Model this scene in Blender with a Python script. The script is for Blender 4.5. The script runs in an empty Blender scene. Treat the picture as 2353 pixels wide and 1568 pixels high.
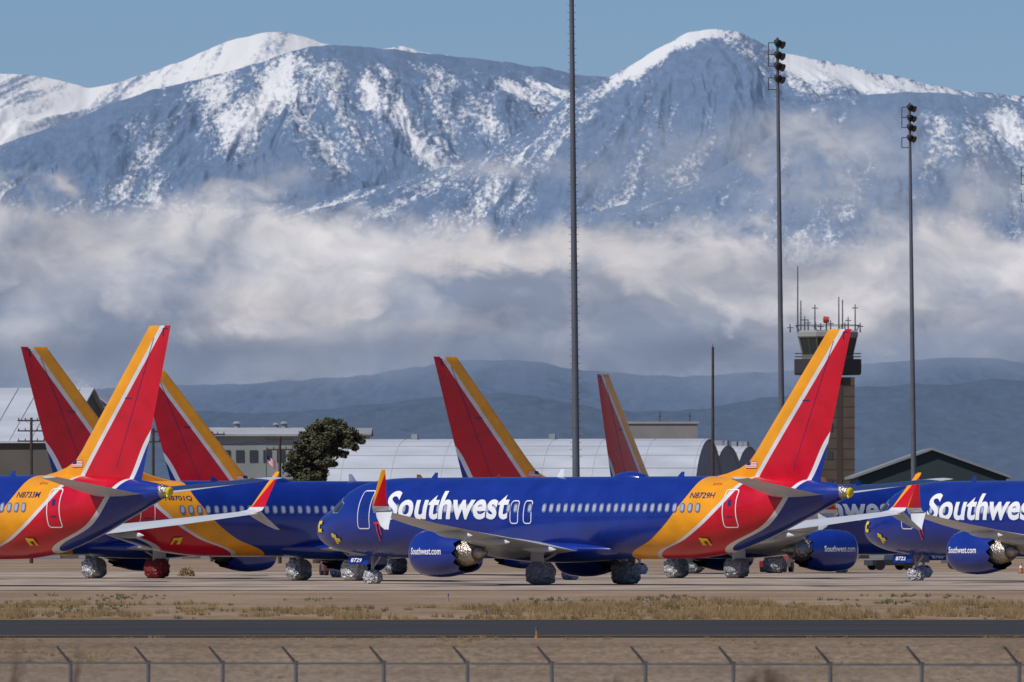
import bpy, bmesh, math, random
import numpy as np
from mathutils import Vector, noise as mn
random.seed(5)
SC = bpy.context.scene
COL = SC.collection
F = 23529.0; CX = 1176.5; HY = 1223.0; H = 2.6
def W(px, py, d): return Vector(((px-CX)*d/F, d, H+(HY-py)*d/F))
def smooth01(t): t = max(0., min(1., t)); return t*t*(3-2*t)

# ------------------------------------------------------------ materials
def nt(m):
    m.use_nodes = True
    return m.node_tree.nodes, m.node_tree.links
def mat(name, col, rough=.5, metal=0., var=0., scale=1., bump=0., bscale=None, coat=0., emit=None, stretch=(1,1,1)):
    m = bpy.data.materials.new(name); N, L = nt(m)
    b = N['Principled BSDF']
    b.inputs['Base Color'].default_value = (*col, 1)
    b.inputs['Roughness'].default_value = rough
    b.inputs['Metallic'].default_value = metal
    b.inputs['Coat Weight'].default_value = coat
    b.inputs['Coat Roughness'].default_value = .08
    if var or bump:
        tc = N.new('ShaderNodeTexCoord'); mp = N.new('ShaderNodeMapping'); mp.inputs['Scale'].default_value = stretch
        L.new(tc.outputs['Object'], mp.inputs[0])
    if var:
        n = N.new('ShaderNodeTexNoise'); n.inputs['Scale'].default_value = scale; n.inputs['Detail'].default_value = 6
        L.new(mp.outputs[0], n.inputs['Vector'])
        r = N.new('ShaderNodeMapRange'); r.inputs[1].default_value = .3; r.inputs[2].default_value = .7
        r.inputs[3].default_value = 1-var; r.inputs[4].default_value = 1+var
        L.new(n.outputs[0], r.inputs[0])
        x = N.new('ShaderNodeMix'); x.data_type = 'RGBA'; x.blend_type = 'MULTIPLY'; x.inputs[0].default_value = 1
        x.inputs[6].default_value = (*col, 1)
        L.new(r.outputs[0], x.inputs[7]); L.new(x.outputs[2], b.inputs['Base Color'])
    if bump:
        n2 = N.new('ShaderNodeTexNoise'); n2.inputs['Scale'].default_value = bscale or scale; n2.inputs['Detail'].default_value = 5
        L.new(mp.outputs[0], n2.inputs['Vector'])
        bp = N.new('ShaderNodeBump'); bp.inputs['Distance'].default_value = bump; bp.inputs['Strength'].default_value = 1
        L.new(n2.outputs[0], bp.inputs['Height']); L.new(bp.outputs[0], b.inputs['Normal'])
    return m

BLUE = (.007, .028, .24); RED = (.54, .003, .017); YEL = (.84, .34, .006); WHT = (.66, .67, .69)
def livery():
    m = bpy.data.materials.new('airliner_paint'); N, L = nt(m); b = N['Principled BSDF']
    tc = N.new('ShaderNodeTexCoord'); sp = N.new('ShaderNodeSeparateXYZ'); L.new(tc.outputs['Object'], sp.inputs[0])
    def M(op, a, bb):
        n = N.new('ShaderNodeMath'); n.operation = op
        for i, v in enumerate((a, bb)):
            if isinstance(v, (int, float)): n.inputs[i].default_value = v
            else: L.new(v, n.inputs[i])
        return n.outputs[0]
    st = M('SUBTRACT', 19.2, sp.outputs[0]); zn = M('DIVIDE', sp.outputs[2], 13.)
    def curve(pts):
        n = N.new('ShaderNodeFloatCurve'); L.new(zn, n.inputs['Value'])
        c = n.mapping.curves[0]; pts = [(z/13., s/40.) for s, z in pts]
        c.points[0].location = pts[0]; c.points[1].location = pts[-1]
        for p in pts[1:-1]: c.points.new(*p)
        for p in c.points: p.handle_type = 'AUTO_CLAMPED'
        n.mapping.update()
        return M('MULTIPLY', n.outputs[0], 40.)
    S0 = curve([(23.0, 0.0), (23.3, 1.35), (25.85, 2.35), (27.7, 3.8), (28.3, 5.08), (28.3, 13)])
    S1 = curve([(24.9, 0.0), (25.2, 1.35), (28.0, 2.35), (30.3, 3.8), (31.4, 5.15), (32.4, 6.4), (37.2, 12.25), (37.8, 13)])
    S2 = curve([(29.0, 0), (29.5, 1.5), (33.1, 3.08), (34.9, 5.05), (36.5, 7.4), (39.8, 10), (39.9, 13)])
    def over(cur, fac, col):
        x = N.new('ShaderNodeMix'); x.data_type = 'RGBA'; L.new(fac, x.inputs[0])
        if cur is None: x.inputs[6].default_value = (*BLUE, 1)
        else: L.new(cur, x.inputs[6])
        x.inputs[7].default_value = (*col, 1); return x.outputs[2]
    d0 = M('SUBTRACT', st, S0); d1 = M('SUBTRACT', st, S1); d2 = M('SUBTRACT', st, S2)
    cur = over(None, M('GREATER_THAN', d0, 0.), YEL)
    cur = over(cur, M('GREATER_THAN', d1, -.16), WHT)
    cur = over(cur, M('GREATER_THAN', d1, .14), RED)
    cur = over(cur, M('GREATER_THAN', d2, -.16), WHT)
    cur = over(cur, M('GREATER_THAN', d2, .14), BLUE)
    n = N.new('ShaderNodeTexNoise'); n.inputs['Scale'].default_value = .7; n.inputs['Detail'].default_value = 8; L.new(tc.outputs['Object'], n.inputs['Vector'])
    r = N.new('ShaderNodeMapRange'); r.inputs[1].default_value = .3; r.inputs[2].default_value = .7; r.inputs[3].default_value = .82; r.inputs[4].default_value = 1.1
    L.new(n.outputs[0], r.inputs[0])
    x = N.new('ShaderNodeMix'); x.data_type = 'RGBA'; x.blend_type = 'MULTIPLY'; x.inputs[0].default_value = 1
    L.new(cur, x.inputs[6]); L.new(r.outputs[0], x.inputs[7]); L.new(x.outputs[2], b.inputs['Base Color'])
    r2 = N.new('ShaderNodeMapRange'); r2.inputs[1].default_value = .3; r2.inputs[2].default_value = .7; r2.inputs[3].default_value = .22; r2.inputs[4].default_value = .36
    L.new(n.outputs[0], r2.inputs[0]); L.new(r2.outputs[0], b.inputs['Roughness'])
    b.inputs['Coat Weight'].default_value = .3; b.inputs['Coat Roughness'].default_value = .1; b.inputs['Specular IOR Level'].default_value = .4
    n3 = N.new('ShaderNodeTexNoise'); n3.inputs['Scale'].default_value = 1.3; n3.inputs['Detail'].default_value = 2; L.new(tc.outputs['Object'], n3.inputs['Vector'])
    bp = N.new('ShaderNodeBump'); bp.inputs['Distance'].default_value = .03; bp.inputs['Strength'].default_value = .6
    L.new(n3.outputs[0], bp.inputs['Height']); L.new(bp.outputs[0], b.inputs['Normal'])
    return m
def winglet_mat():
    m = bpy.data.materials.new('winglet_paint'); N, L = nt(m); b = N['Principled BSDF']
    tc = N.new('ShaderNodeTexCoord'); sp = N.new('ShaderNodeSeparateXYZ'); L.new(tc.outputs['Object'], sp.inputs[0])
    a = N.new('ShaderNodeMath'); a.operation = 'MULTIPLY_ADD'; a.inputs[1].default_value = .86; a.inputs[2].default_value = 23.1-3.7*.86
    L.new(sp.outputs[2], a.inputs[0])
    s = N.new('ShaderNodeMath'); s.operation = 'SUBTRACT'; s.inputs[0].default_value = 19.2; L.new(sp.outputs[0], s.inputs[1])
    g = N.new('ShaderNodeMath'); g.operation = 'GREATER_THAN'; L.new(s.outputs[0], g.inputs[0]); L.new(a.outputs[0], g.inputs[1])
    x = N.new('ShaderNodeMix'); x.data_type = 'RGBA'; L.new(g.outputs[0], x.inputs[0])
    x.inputs[6].default_value = (*YEL, 1); x.inputs[7].default_value = (*RED, 1)
    g2 = N.new('ShaderNodeMath'); g2.operation = 'LESS_THAN'; g2.inputs[1].default_value = 3.82; L.new(sp.outputs[2], g2.inputs[0])
    y = N.new('ShaderNodeMix'); y.data_type = 'RGBA'; L.new(g2.outputs[0], y.inputs[0]); L.new(x.outputs[2], y.inputs[6]); y.inputs[7].default_value = (.6, .62, .65, 1)
    L.new(y.outputs[2], b.inputs['Base Color'])
    b.inputs['Roughness'].default_value = .3
    return m
M_liv = livery(); M_wl = winglet_mat()
M_blue = mat('blue_paint', BLUE, .25, coat=.5, var=.12, scale=1.2)
M_white = mat('white_paint', (.76, .77, .79), .45)
M_whited = mat('shaded_white_lettering', (.42, .45, .52), .5)  # dimmer copy of the white paint, starboard shade put into its colour
M_wing = mat('wing_grey_paint', (.54, .57, .60), .38, var=.12, scale=.8, stretch=(1, .4, 1))
M_metal = mat('bare_metal', (.55, .56, .58), .28, 1.)
M_dark = mat('dark_opening', (.012, .013, .016), .6)
M_glass = mat('cockpit_glass', (.02, .03, .045), .08)
M_win = mat('cabin_window_rim', (.12, .15, .30), .4)
M_pane = mat('cabin_window_shade', (.36, .40, .48), .35)
M_txtblue = mat('registration_blue', (.01, .02, .12), .4)
M_yel = mat('yellow_cover', (.75, .57, .01), .5)
M_redtag = mat('red_tag', (.6, .03, .02), .6)
M_foil = mat('silver_wrap', (.50, .51, .54), .32, .55, var=.4, scale=7, bump=.12, bscale=11)
M_foild = mat('grey_wrap', (.27, .28, .31), .3, .55, var=.5, scale=7, bump=.12, bscale=11)
M_redw = mat('red_wrap', (.16, .006, .01), .45, 0, var=.4, scale=7, bump=.08, bscale=10)
M_exh = mat('exhaust_metal', (.42, .38, .33), .3, .9, var=.35, scale=7, bump=.08, bscale=9)
M_strut = mat('gear_strut', (.45, .46, .48), .4, .3)

# ------------------------------------------------------------ mesh helpers
def mesh(name, V, Fc, mats, mi=None, sm=True, angle=35):
    me = bpy.data.meshes.new(name); me.from_pydata([tuple(v) for v in V], [], Fc)
    for m in (mats if isinstance(mats, (list, tuple)) else [mats]): me.materials.append(m)
    if mi is not None: me.polygons.foreach_set('material_index', mi)
    me.update()
    bm = bmesh.new(); bm.from_mesh(me); bmesh.ops.recalc_face_normals(bm, faces=bm.faces); bm.to_mesh(me); bm.free()
    if sm:
        me.polygons.foreach_set('use_smooth', [True]*len(me.polygons)); me.set_sharp_from_angle(angle=math.radians(angle))
    return me
def link(name, data, parent=None, **kw):
    o = bpy.data.objects.new(name, data); COL.objects.link(o)
    if parent: o.parent = parent
    for k, v in kw.items(): o[k] = v
    return o
class MB:
    def __init__(s): s.V = []; s.F = []; s.M = []; s.cm = 0
    def add(s, V, Fc):
        n = len(s.V); s.V += [tuple(v) for v in V]; s.F += [tuple(i+n for i in f) for f in Fc]; s.M += [s.cm]*len(Fc)
    def box(s, a, b):
        x0, y0, z0 = a; x1, y1, z1 = b
        s.add([(x0,y0,z0),(x1,y0,z0),(x1,y1,z0),(x0,y1,z0),(x0,y0,z1),(x1,y0,z1),(x1,y1,z1),(x0,y1,z1)],
              [(0,3,2,1),(4,5,6,7),(0,1,5,4),(1,2,6,5),(2,3,7,6),(3,0,4,7)])
    def tube(s, p, q, r0, r1=None, n=8, cap=True):
        p = Vector(p); q = Vector(q); r1 = r0 if r1 is None else r1
        d = (q-p).normalized(); u = d.orthogonal().normalized(); w = d.cross(u)
        V = [];
        for c, r in ((p, r0), (q, r1)):
            for i in range(n):
                a = 2*math.pi*i/n; V.append(c+u*math.cos(a)*r+w*math.sin(a)*r)
        Fc = [(i, (i+1) % n, n+(i+1) % n, n+i) for i in range(n)]
        if cap: Fc += [tuple(range(n-1, -1, -1)), tuple(range(n, 2*n))]
        s.add(V, Fc)
    def loft(s, rings, cap=True):
        n = len(rings[0]); V = [v for r in rings for v in r]; Fc = []
        for k in range(len(rings)-1):
            for i in range(n):
                j = (i+1) % n; Fc.append((k*n+i, k*n+j, (k+1)*n+j, (k+1)*n+i))
        if cap: Fc += [tuple(range(n-1, -1, -1)), tuple((len(rings)-1)*n+i for i in range(n))]
        s.add(V, Fc)
    def lathe_x(s, prof, yc, zc, n=36, cap=False):
        rings = []
        for st, r in prof:
            rings.append([(19.2-st, yc+r*math.cos(2*math.pi*i/n), zc+r*math.sin(2*math.pi*i/n)) for i in range(n)])
        s.loft(rings, cap)
    def mesh(s, name, mats, sm=True, angle=35): return mesh(name, s.V, s.F, mats, s.M, sm, angle)
    def obj(s, name, mats, parent=None, sm=True, angle=35, **kw): return link(name, s.mesh(name, mats, sm, angle), parent, **kw)

# ------------------------------------------------------------ fuselage geometry
PR = [(0,2.72,2.72,0),(.06,2.95,2.50,.22),(.25,3.2,2.25,.48),(.6,3.45,2.0,.76),(1.1,3.7,1.8,1.02),(1.8,3.97,1.63,1.28),(2.3,4.3,1.55,1.42),
      (3.0,4.78,1.47,1.58),(3.8,5.05,1.4,1.71),(5.0,5.22,1.34,1.82),(6.5,5.3,1.3,1.88),(25,5.3,1.3,1.88),(27,5.3,1.33,1.86),(29,5.29,1.52,1.78),
      (31.7,5.26,2.2,1.5),(34.4,5.14,3.15,1.0),(36.3,4.95,3.85,.6),(37.3,4.78,4.2,.3),(37.6,4.72,4.28,.22)]
def prof(st):
    st = max(0, min(37.6, st)); k = 0
    while k < len(PR)-2 and PR[k+1][0] < st: k += 1
    x0, x1 = PR[k][0], PR[k+1][0]; h = x1-x0; t = (st-x0)/h; out = []
    def slope(i, c):
        if i <= 0: return (PR[1][c]-PR[0][c])/(PR[1][0]-PR[0][0])
        if i >= len(PR)-1: return (PR[-1][c]-PR[-2][c])/(PR[-1][0]-PR[-2][0])
        a = (PR[i][c]-PR[i-1][c])/(PR[i][0]-PR[i-1][0]); b = (PR[i+1][c]-PR[i][c])/(PR[i+1][0]-PR[i][0])
        if a*b <= 0: return 0
        return 2*a*b/(a+b)
    for c in (1, 2, 3):
        m0, m1 = slope(k, c)*h, slope(k+1, c)*h; p0, p1 = PR[k][c], PR[k+1][c]
        out.append((2*t**3-3*t*t+1)*p0+(t**3-2*t*t+t)*m0+(-2*t**3+3*t*t)*p1+(t**3-t*t)*m1)
    return out
def fus_phi(st, phi, side=1, off=0.):
    top, bot, w = prof(st); zc = (top+bot)/2; hz = (top-bot)/2
    n = Vector((0, math.sin(phi)/max(w, .01), math.cos(phi)/max(hz, .01))).normalized()
    return (19.2-st, side*(w*math.sin(phi)+off*n.y), zc+hz*math.cos(phi)+off*n.z)
def fus_z(st, z, side=1, off=.012):
    top, bot, w = prof(st); zc = (top+bot)/2; hz = (top-bot)/2
    c = max(-.999, min(.999, (z-zc)/hz)); return fus_phi(st, math.acos(c), side, off)
sts = sorted(set([0, .02, .06, .13, .25, .4, .6, .85, 1.1, 1.4, 1.8, 2.05, 2.3, 2.65, 3.0, 3.4, 3.8, 4.4, 5, 5.7, 6.5]+[6.5+i*1.0 for i in range(19)]+[25+.45*i for i in range(28)]+[37.6]))
sts = [s for s in sts if s <= 37.6]
def naca(a): return 5*(.2969*math.sqrt(a)-.126*a-.3516*a*a+.2843*a**3-.1036*a**4)
AA = [0, .01, .04, .1, .2, .32, .46, .6, .75, .9, 1.]
def finf(a): return math.sqrt(a/.05) if a < .05 else 1-.97*((a-.05)/.95)**2.2
FA = [0, .004, .015, .03, .05, .1, .2, .35, .5, .65, .8, .9, 1.]
def foil_ring(le, te, t, org, nrm):
    ring = []; ch = te-le
    for a in AA: ring.append(Vector(org(le+a*ch))+Vector(nrm)*t*ch*naca(a))
    for a in AA[-2:0:-1]: ring.append(Vector(org(le+a*ch))-Vector(nrm)*t*ch*naca(a))
    return ring
def fin_le(z):
    P = [(4.9, 28.2), (5.28, 28.5), (5.42, 29.3), (5.65, 30.15), (5.95, 30.8), (6.41, 31.25), (12.25, 36.22)]
    return float(np.interp(z, [p[0] for p in P], [p[1] for p in P]))
def fin_te(z): return 35.65+(z-5.05)/7.2*2.1
def fin_T(z): return .17-(z-5)*.016
def fin_pt(st, z, side, off=.012):
    le, te = fin_le(z), fin_te(z); a = max(0, min(1, (st-le)/(te-le)))
    return (19.2-st, side*(fin_T(z)*finf(a)+off), z)
def quad_patch(mb, fn, s0, s1, z0, z1, ns=2, nz=4):
    V = []; Fc = []
    for j in range(nz+1):
        for i in range(ns+1): V.append(fn(s0+(s1-s0)*i/ns, z0+(z1-z0)*j/nz))
    for j in range(nz):
        for i in range(ns):
            a = j*(ns+1)+i; Fc.append((a, a+1, a+ns+2, a+ns+1))
    mb.add(V, Fc)
def text_mesh(body, fn, a, b, z0, z1, m, bold=.0, shear=0., cuts=10, ucuts=0, space=1.):
    cu = bpy.data.curves.new('writing', 'FONT'); cu.body = body; cu.offset = bold; cu.shear = shear; cu.resolution_u = 5; cu.space_character = space
    ob = bpy.data.objects.new('writing', cu); COL.objects.link(ob)
    dg = bpy.context.evaluated_depsgraph_get(); dg.update()
    me = bpy.data.meshes.new_from_object(ob.evaluated_get(dg)); bpy.data.objects.remove(ob)
    bm = bmesh.new(); bm.from_mesh(me)
    xs = [v.co.x for v in bm.verts]; ys = [v.co.y for v in bm.verts]; x0, x1, y0, y1 = min(xs), max(xs), min(ys), max(ys)
    for v in bm.verts: v.co.x = (v.co.x-x0)/(x1-x0); v.co.y = (v.co.y-y0)/(y1-y0)
    for k in range(1, cuts): bmesh.ops.bisect_plane(bm, geom=bm.verts[:]+bm.edges[:]+bm.faces[:], plane_co=(0, k/cuts, 0), plane_no=(0, 1, 0))
    for k in range(1, ucuts): bmesh.ops.bisect_plane(bm, geom=bm.verts[:]+bm.edges[:]+bm.faces[:], plane_co=(k/ucuts, 0, 0), plane_no=(1, 0, 0))
    for v in bm.verts: v.co = Vector(fn(a+(b-a)*v.co.x, z0+(z1-z0)*v.co.y))
    bm.to_mesh(me); bm.free(); me.materials.clear(); me.materials.append(m); me.update()
    return me
def blob(c, rad, seed, mats, name, amp=.10, flat=None):
    bm = bmesh.new(); bmesh.ops.create_icosphere(bm, subdivisions=4, radius=1)
    for v in bm.verts:
        p = v.co.copy()
        for i in range(3): p[i] = math.copysign(abs(p[i])**.72, p[i])
        d = 1+amp*(abs(mn.noise(p*2.3+Vector((seed, 0, 0))))*2-.6)+amp*.7*mn.noise(p*7+Vector((0, seed, 0)))
        v.co = Vector((c[0]+p.x*rad[0]*d, c[1]+p.y*rad[1]*d, max(c[2]+p.z*rad[2]*d, .005)))
    me = bpy.data.meshes.new(name); bm.to_mesh(me); bm.free(); me.materials.append(mats)
    me.polygons.foreach_set('use_smooth', [False]*len(me.polygons))
    return me
def wheel_mesh(x, y):
    mb = MB(); n = 20
    mb.loft([[(x+r*math.cos(2*math.pi*i/n), y+dy, .34+r*math.sin(2*math.pi*i/n)) for i in range(n)] for dy, r in ((-.09, .22), (-.09, .3), (-.05, .34), (.05, .34), (.09, .3), (.09, .22))])
    return mb.mesh('wheel', mat('tyre_rubber', (.03, .03, .03), .8))

# ------------------------------------------------------------ airliner parts
def common_parts():
    P = []
    mb = MB(); N = 64
    mb.loft([[fus_phi(s, 2*math.pi*i/N) for i in range(N)] for s in sts[1:]]); P.append(('fuselage', mb.mesh('fuselage', M_liv), None, None))
    mb = MB(); rings = []
    for k in range(21):
        t = k/20; s = 11.6+12.2*t; e = math.sin(math.pi*t)**.5 if 0 < t < 1 else .02
        rings.append([(19.2-s, 2.12*e*math.cos(a), 1.78+.68*e*math.sin(a)*(1 if math.sin(a) < 0 else .7)) for a in [2*math.pi*i/28 for i in range(28)]])
    mb.loft(rings); P.append(('wing_fairing', mb.mesh('wing_fairing', M_blue), 0, None))
    mb = MB(); rings = []
    for z in [4.9, 5.28, 5.35, 5.42, 5.52, 5.65, 5.8, 5.95, 6.15, 6.41, 7.2, 8.2, 9.2, 10.2, 11.2, 12.0, 12.2, 12.25]:
        le, te = fin_le(z), fin_te(z); T = fin_T(z)*(1 if z < 12.1 else (.8 if z < 12.22 else .35)); r = []
        for a in FA: r.append((19.2-(le+a*(te-le)), T*finf(a), z))
        for a in FA[-2:0:-1]: r.append((19.2-(le+a*(te-le)), -T*finf(a), z))
        rings.append(r)
    mb.loft(rings); P.append(('tail_fin', mb.mesh('tail_fin', M_liv), None, None)); fin = len(P)-1
    mb = MB()
    for sd in (1, -1):
        quad_patch(mb, lambda s, z: fin_pt(s, z, sd), 34.55, 35.0, 8.85, 8.91, 2, 1)
        mb.add([fin_pt(33.9+(z-5.6)*.44, z, sd) for z in (5.6, 8., 10., 11.7)]+[fin_pt(33.93+(z-5.6)*.44, z, sd) for z in (5.6, 8., 10., 11.7)], [(0, 1, 5, 4), (1, 2, 6, 5), (2, 3, 7, 6)])
        quad_patch(mb, lambda s, z: fin_pt(s, z, sd), 37.2, 37.28, 11.75, 12.1, 1, 2)
        quad_patch(mb, lambda s, z: fin_pt(s, z, sd), 37.2, 37.55, 12.08, 12.13, 2, 1)
    P.append(('rudder_seam', mb.mesh('rudder_seam', M_txtblue, False), fin, None))
    mb = MB()
    def pane(c, n=5):
        V = []; Fc = []
        for j in range(n+1):
            for i in range(n+1):
                u, v = i/n, j/n
                st = (c[0][0]*(1-u)+c[1][0]*u)*(1-v)+(c[3][0]*(1-u)+c[2][0]*u)*v
                ph = (c[0][1]*(1-u)+c[1][1]*u)*(1-v)+(c[3][1]*(1-u)+c[2][1]*u)*v
                V.append(fus_phi(st, math.radians(ph), sd, off))
        for j in range(n):
            for i in range(n):
                a = j*(n+1)+i; Fc.append((a, a+1, a+n+2, a+n+1))
        mb.add(V, Fc)
    WIN = [[(1.95, 3), (2.1, 40), (2.75, 32), (2.72, 3)], [(2.15, 45), (2.5, 66), (3.05, 55), (2.8, 36)], [(2.56, 68), (3.0, 74), (3.35, 62), (3.12, 56)]]
    M_sur = mat('window_surround', (.25, .27, .32), .4)
    for sd in (1, -1):
        for w in WIN:
            mb = MB()
            cs = sum(p[0] for p in w)/4; cp = sum(p[1] for p in w)/4
            mb.cm = 0; off = .008; pane([(cs+(p[0]-cs)*1.18, cp+(p[1]-cp)*1.16) for p in w])
            mb.cm = 1; off = .018; pane(w)
            P.append(('cockpit_window', mb.mesh('cockpit_window', [M_sur, M_glass]), 0, None))
    mb = MB(); mb.lathe_x([(36.95, .36), (37.3, .32), (37.62, .25), (37.64, .1)], 0, 4.49, 20, True)
    P.append(('exhaust_cone', mb.mesh('exhaust_cone', M_exh), 0, None)); k = len(P)-1
    mb = MB(); mb.lathe_x([(37.6, .22), (37.68, .22), (37.74, .15), (37.75, .02)], 0, 4.49, 16, True)
    mb.tube((-18.35, .1, 4.4), (-18.6, .25, 4.22), .04); P.append(('exhaust_cover', mb.mesh('exhaust_cover', M_yel), k, None))
    mb = MB(); rings = []
    for k in range(13):
        t = k/12; e = max(.03, math.sin(math.pi*t)**.6); rings.append([(19.2-(21.3+2.5*t), .55*e*math.cos(a), 5.2+.34*e*math.sin(a)) for a in [2*math.pi*i/16 for i in range(16)]])
    mb.loft(rings); P.append(('satellite_radome', mb.mesh('satellite_radome', M_blue), 0, None))
    for s, h, mm in ((8.4, .25, M_blue), (17.5, .38, M_white), (13.0, .14, M_redw), (26, .22, M_blue)):
        mb = MB(); x = 19.2-s
        mb.loft([[(x+.2, 0, 5.26), (x, .03, 5.26), (x-.3, 0, 5.26), (x, -.03, 5.26)], [(x-.12, 0, 5.3+h), (x-.2, .012, 5.3+h), (x-.33, 0, 5.3+h), (x-.2, -.012, 5.3+h)]])
        P.append(('antenna', mb.mesh('antenna', mm), 0, None))
    for sd in (1, -1):
        up = Vector((0, -.1*sd, 1)).normalized()
        mb = MB(); rings = []
        SECT = [(1.2, 12.9, 20.6, 1.88, .13), (1.95, 13.4, 20.65, 1.95, .13), (3.6, 14.9, 20.85, 2.1, .12), (5.8, 16.85, 21.3, 2.32, .11), (9, 18.5, 22.05, 2.62, .105), (13, 20.6, 23.1, 3.05, .1), (17., 22.7, 24.15, 3.55, .1)]
        for y, le, te, z, t in SECT:
            rings.append(foil_ring(le, te, t, lambda s: (19.2-s, sd*y, z-(s-le)*.035), up))
        mb.loft(rings); P.append(('wing', mb.mesh('wing', M_wing), None, None)); wi = len(P)-1
        for y, s in ((3.9, 20.2), (7.6, 20.9), (10.8, 21.7)):
            mb = MB(); rr = []
            z = float(np.interp(y, [q[0] for q in SECT], [q[3] for q in SECT]))-.28
            for k in range(9):
                t = k/8; e = max(.05, math.sin(math.pi*t)**.6); rr.append([(19.2-(s-1.4+2.6*t), sd*(y+.13*e*math.cos(a)), z-t*.1+.2*e*math.sin(a)) for a in [2*math.pi*i/10 for i in range(10)]])
            mb.loft(rr); P.append(('flap_fairing', mb.mesh('flap_fairing', M_wing), wi, None))
        mb = MB(); rings = []
        for y, z, le, te, ny, nz in [(16.95, 3.55, 22.68, 24.1, -.1, 1), (17.3, 3.66, 22.95, 24.12, -.5, .8), (17.48, 3.9, 23.15, 24.15, -.8, .5), (17.6, 4.3, 23.42, 24.25, -.95, .25), (17.8, 4.95, 23.88, 24.45, -.95, .25), (17.96, 5.45, 24.26, 24.58, -.95, .25), (17.99, 5.55, 24.38, 24.6, -.95, .25)]:
            rings.append(foil_ring(le, te, .09, lambda s: (19.2-s, sd*y, z), Vector((0, sd*ny, nz)).normalized()))
        mb.loft(rings); P.append(('winglet', mb.mesh('winglet', M_wl), wi, None))
        mb = MB(); rings = []
        for y, z, le, te in [(17.15, 3.6, 23.0, 24.2), (17.4, 3.3, 23.35, 24.35), (17.75, 2.9, 24.0, 24.6), (17.9, 2.72, 24.45, 24.75)]:
            rings.append(foil_ring(le, te, .08, lambda s: (19.2-s, sd*y, z), Vector((0, sd*.75, .65)).normalized()))
        mb.loft(rings); P.append(('lower_winglet', mb.mesh('lower_winglet', M_wing), wi, None))
        mb = MB(); rings = []
        for y, le, te, z in ((.3, 32.7, 36.3, 4.35), (1.0, 33.1, 36.45, 4.42), (6.7, 36.45, 37.75, 5.12), (6.9, 36.75, 37.75, 5.15)):
            rings.append(foil_ring(le, te, .1, lambda s: (19.2-s, sd*y, z), up))
        mb.loft(rings); P.append(('tailplane', mb.mesh('tailplane', M_wing), None, None))
        yc, zc = sd*4.83, 1.57
        mb = MB(); n = 48
        pr = [(13.02, 1.05), (13.2, 1.11), (13.6, 1.16), (14.2, 1.185), (14.8, 1.16), (15.3, 1.09), (15.8, .985)]
        rings = [[(19.2-s, yc+r*math.cos(2*math.pi*i/n), zc+r*math.sin(2*math.pi*i/n)) for i in range(n)] for s, r in pr]
        def chev(i): return [0, .13, .26, .13][i % 4]
        rings.append([(19.2-(15.95+chev(i)), yc+(.95-chev(i)*.15)*math.cos(2*math.pi*i/n), zc+(.95-chev(i)*.15)*math.sin(2*math.pi*i/n)) for i in range(n)])
        mb.loft(rings, False)
        mb.cm = 1
        rings2 = [[(19.2-(15.95+chev(i)), yc+(.94-chev(i)*.15)*math.cos(2*math.pi*i/n), zc+(.94-chev(i)*.15)*math.sin(2*math.pi*i/n)) for i in range(n)]]+[[(19.2-s, yc+r*math.cos(2*math.pi*i/n), zc+r*math.sin(2*math.pi*i/n)) for i in range(n)] for s, r in ((15.5, .92), (15.0, .9), (14.9, .3))]
        mb.loft(rings2, False)
        P.append(('engine_cowl', mb.mesh('engine_cowl', [M_blue, M_dark]), None, None)); ei = len(P)-1
        mb = MB(); mb.lathe_x([(13.5, .8), (13.2, .86), (12.98, .93), (12.93, .98), (12.95, 1.02), (13.03, 1.056)], yc, zc, 40); P.append(('inlet_lip', mb.mesh('inlet_lip', M_metal), ei, None))
        mb = MB(); mb.lathe_x([(13.3, .85), (13.28, .4), (13.2, .05)], yc, zc, 32, True); P.append(('inlet_cover', mb.mesh('inlet_cover', M_dark), ei, None))
        mb = MB(); mb.lathe_x([(15.2, .78), (15.9, .72), (16.2, .66), (16.6, .56), (16.85, .46)], yc, zc+.03, 28, True)
        P.append(('exhaust_nozzle', mb.mesh('exhaust_nozzle', M_exh), ei, None))
        mb = MB(); mb.lathe_x([(16.8, .33), (17.1, .25), (17.45, .1), (17.5, .02)], yc, zc+.03, 20, True); P.append(('exhaust_plug', mb.mesh('exhaust_plug', M_exh), ei, None))
        mb = MB()
        mb.loft([[(19.2-13.9, yc+.03, 2.6), (19.2-13.9, yc-.03, 2.6), (19.2-13.9, yc-.03, 2.7), (19.2-13.9, yc+.03, 2.7)],
                 [(19.2-15.2, yc+.2, 2.45), (19.2-15.2, yc-.2, 2.45), (19.2-15.2, yc-.18, 2.76), (19.2-15.2, yc+.18, 2.76)],
                 [(19.2-16.8, yc+.22, 2.0), (19.2-16.8, yc-.22, 2.0), (19.2-16.8, yc-.2, 2.4), (19.2-16.8, yc+.2, 2.4)],
                 [(19.2-18.6, yc+.05, 1.95), (19.2-18.6, yc-.05, 1.95), (19.2-18.6, yc-.05, 2.3), (19.2-18.6, yc+.05, 2.3)]])
        P.append(('engine_pylon', mb.mesh('engine_pylon', M_wing), ei, None))
        mb = MB(); yg = sd*2.86
        mb.tube((0, yg, .5), (0, yg, 1.5), .09); mb.tube((0, yg, .95), (0, yg, 1.95), .15); mb.tube((0, yg, 1.15), (0, sd*1.3, 1.75), .07); mb.tube((0, yg, 1.0), (.9, yg, 1.85), .05)
        mb.box((-.45, yg+sd*.22-.02, .98), (.45, yg+sd*.22+.02, 1.9))
        P.append(('landing_gear', mb.mesh('landing_gear', M_strut), None, None)); gi = len(P)-1
        P.append(('wheel_wrap', blob((0, yg, .58), (.64, .68, .58), 3*sd, M_foild, 'wheel_wrap'), gi, None))
    mb = MB(); x = 19.2-3.9
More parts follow.
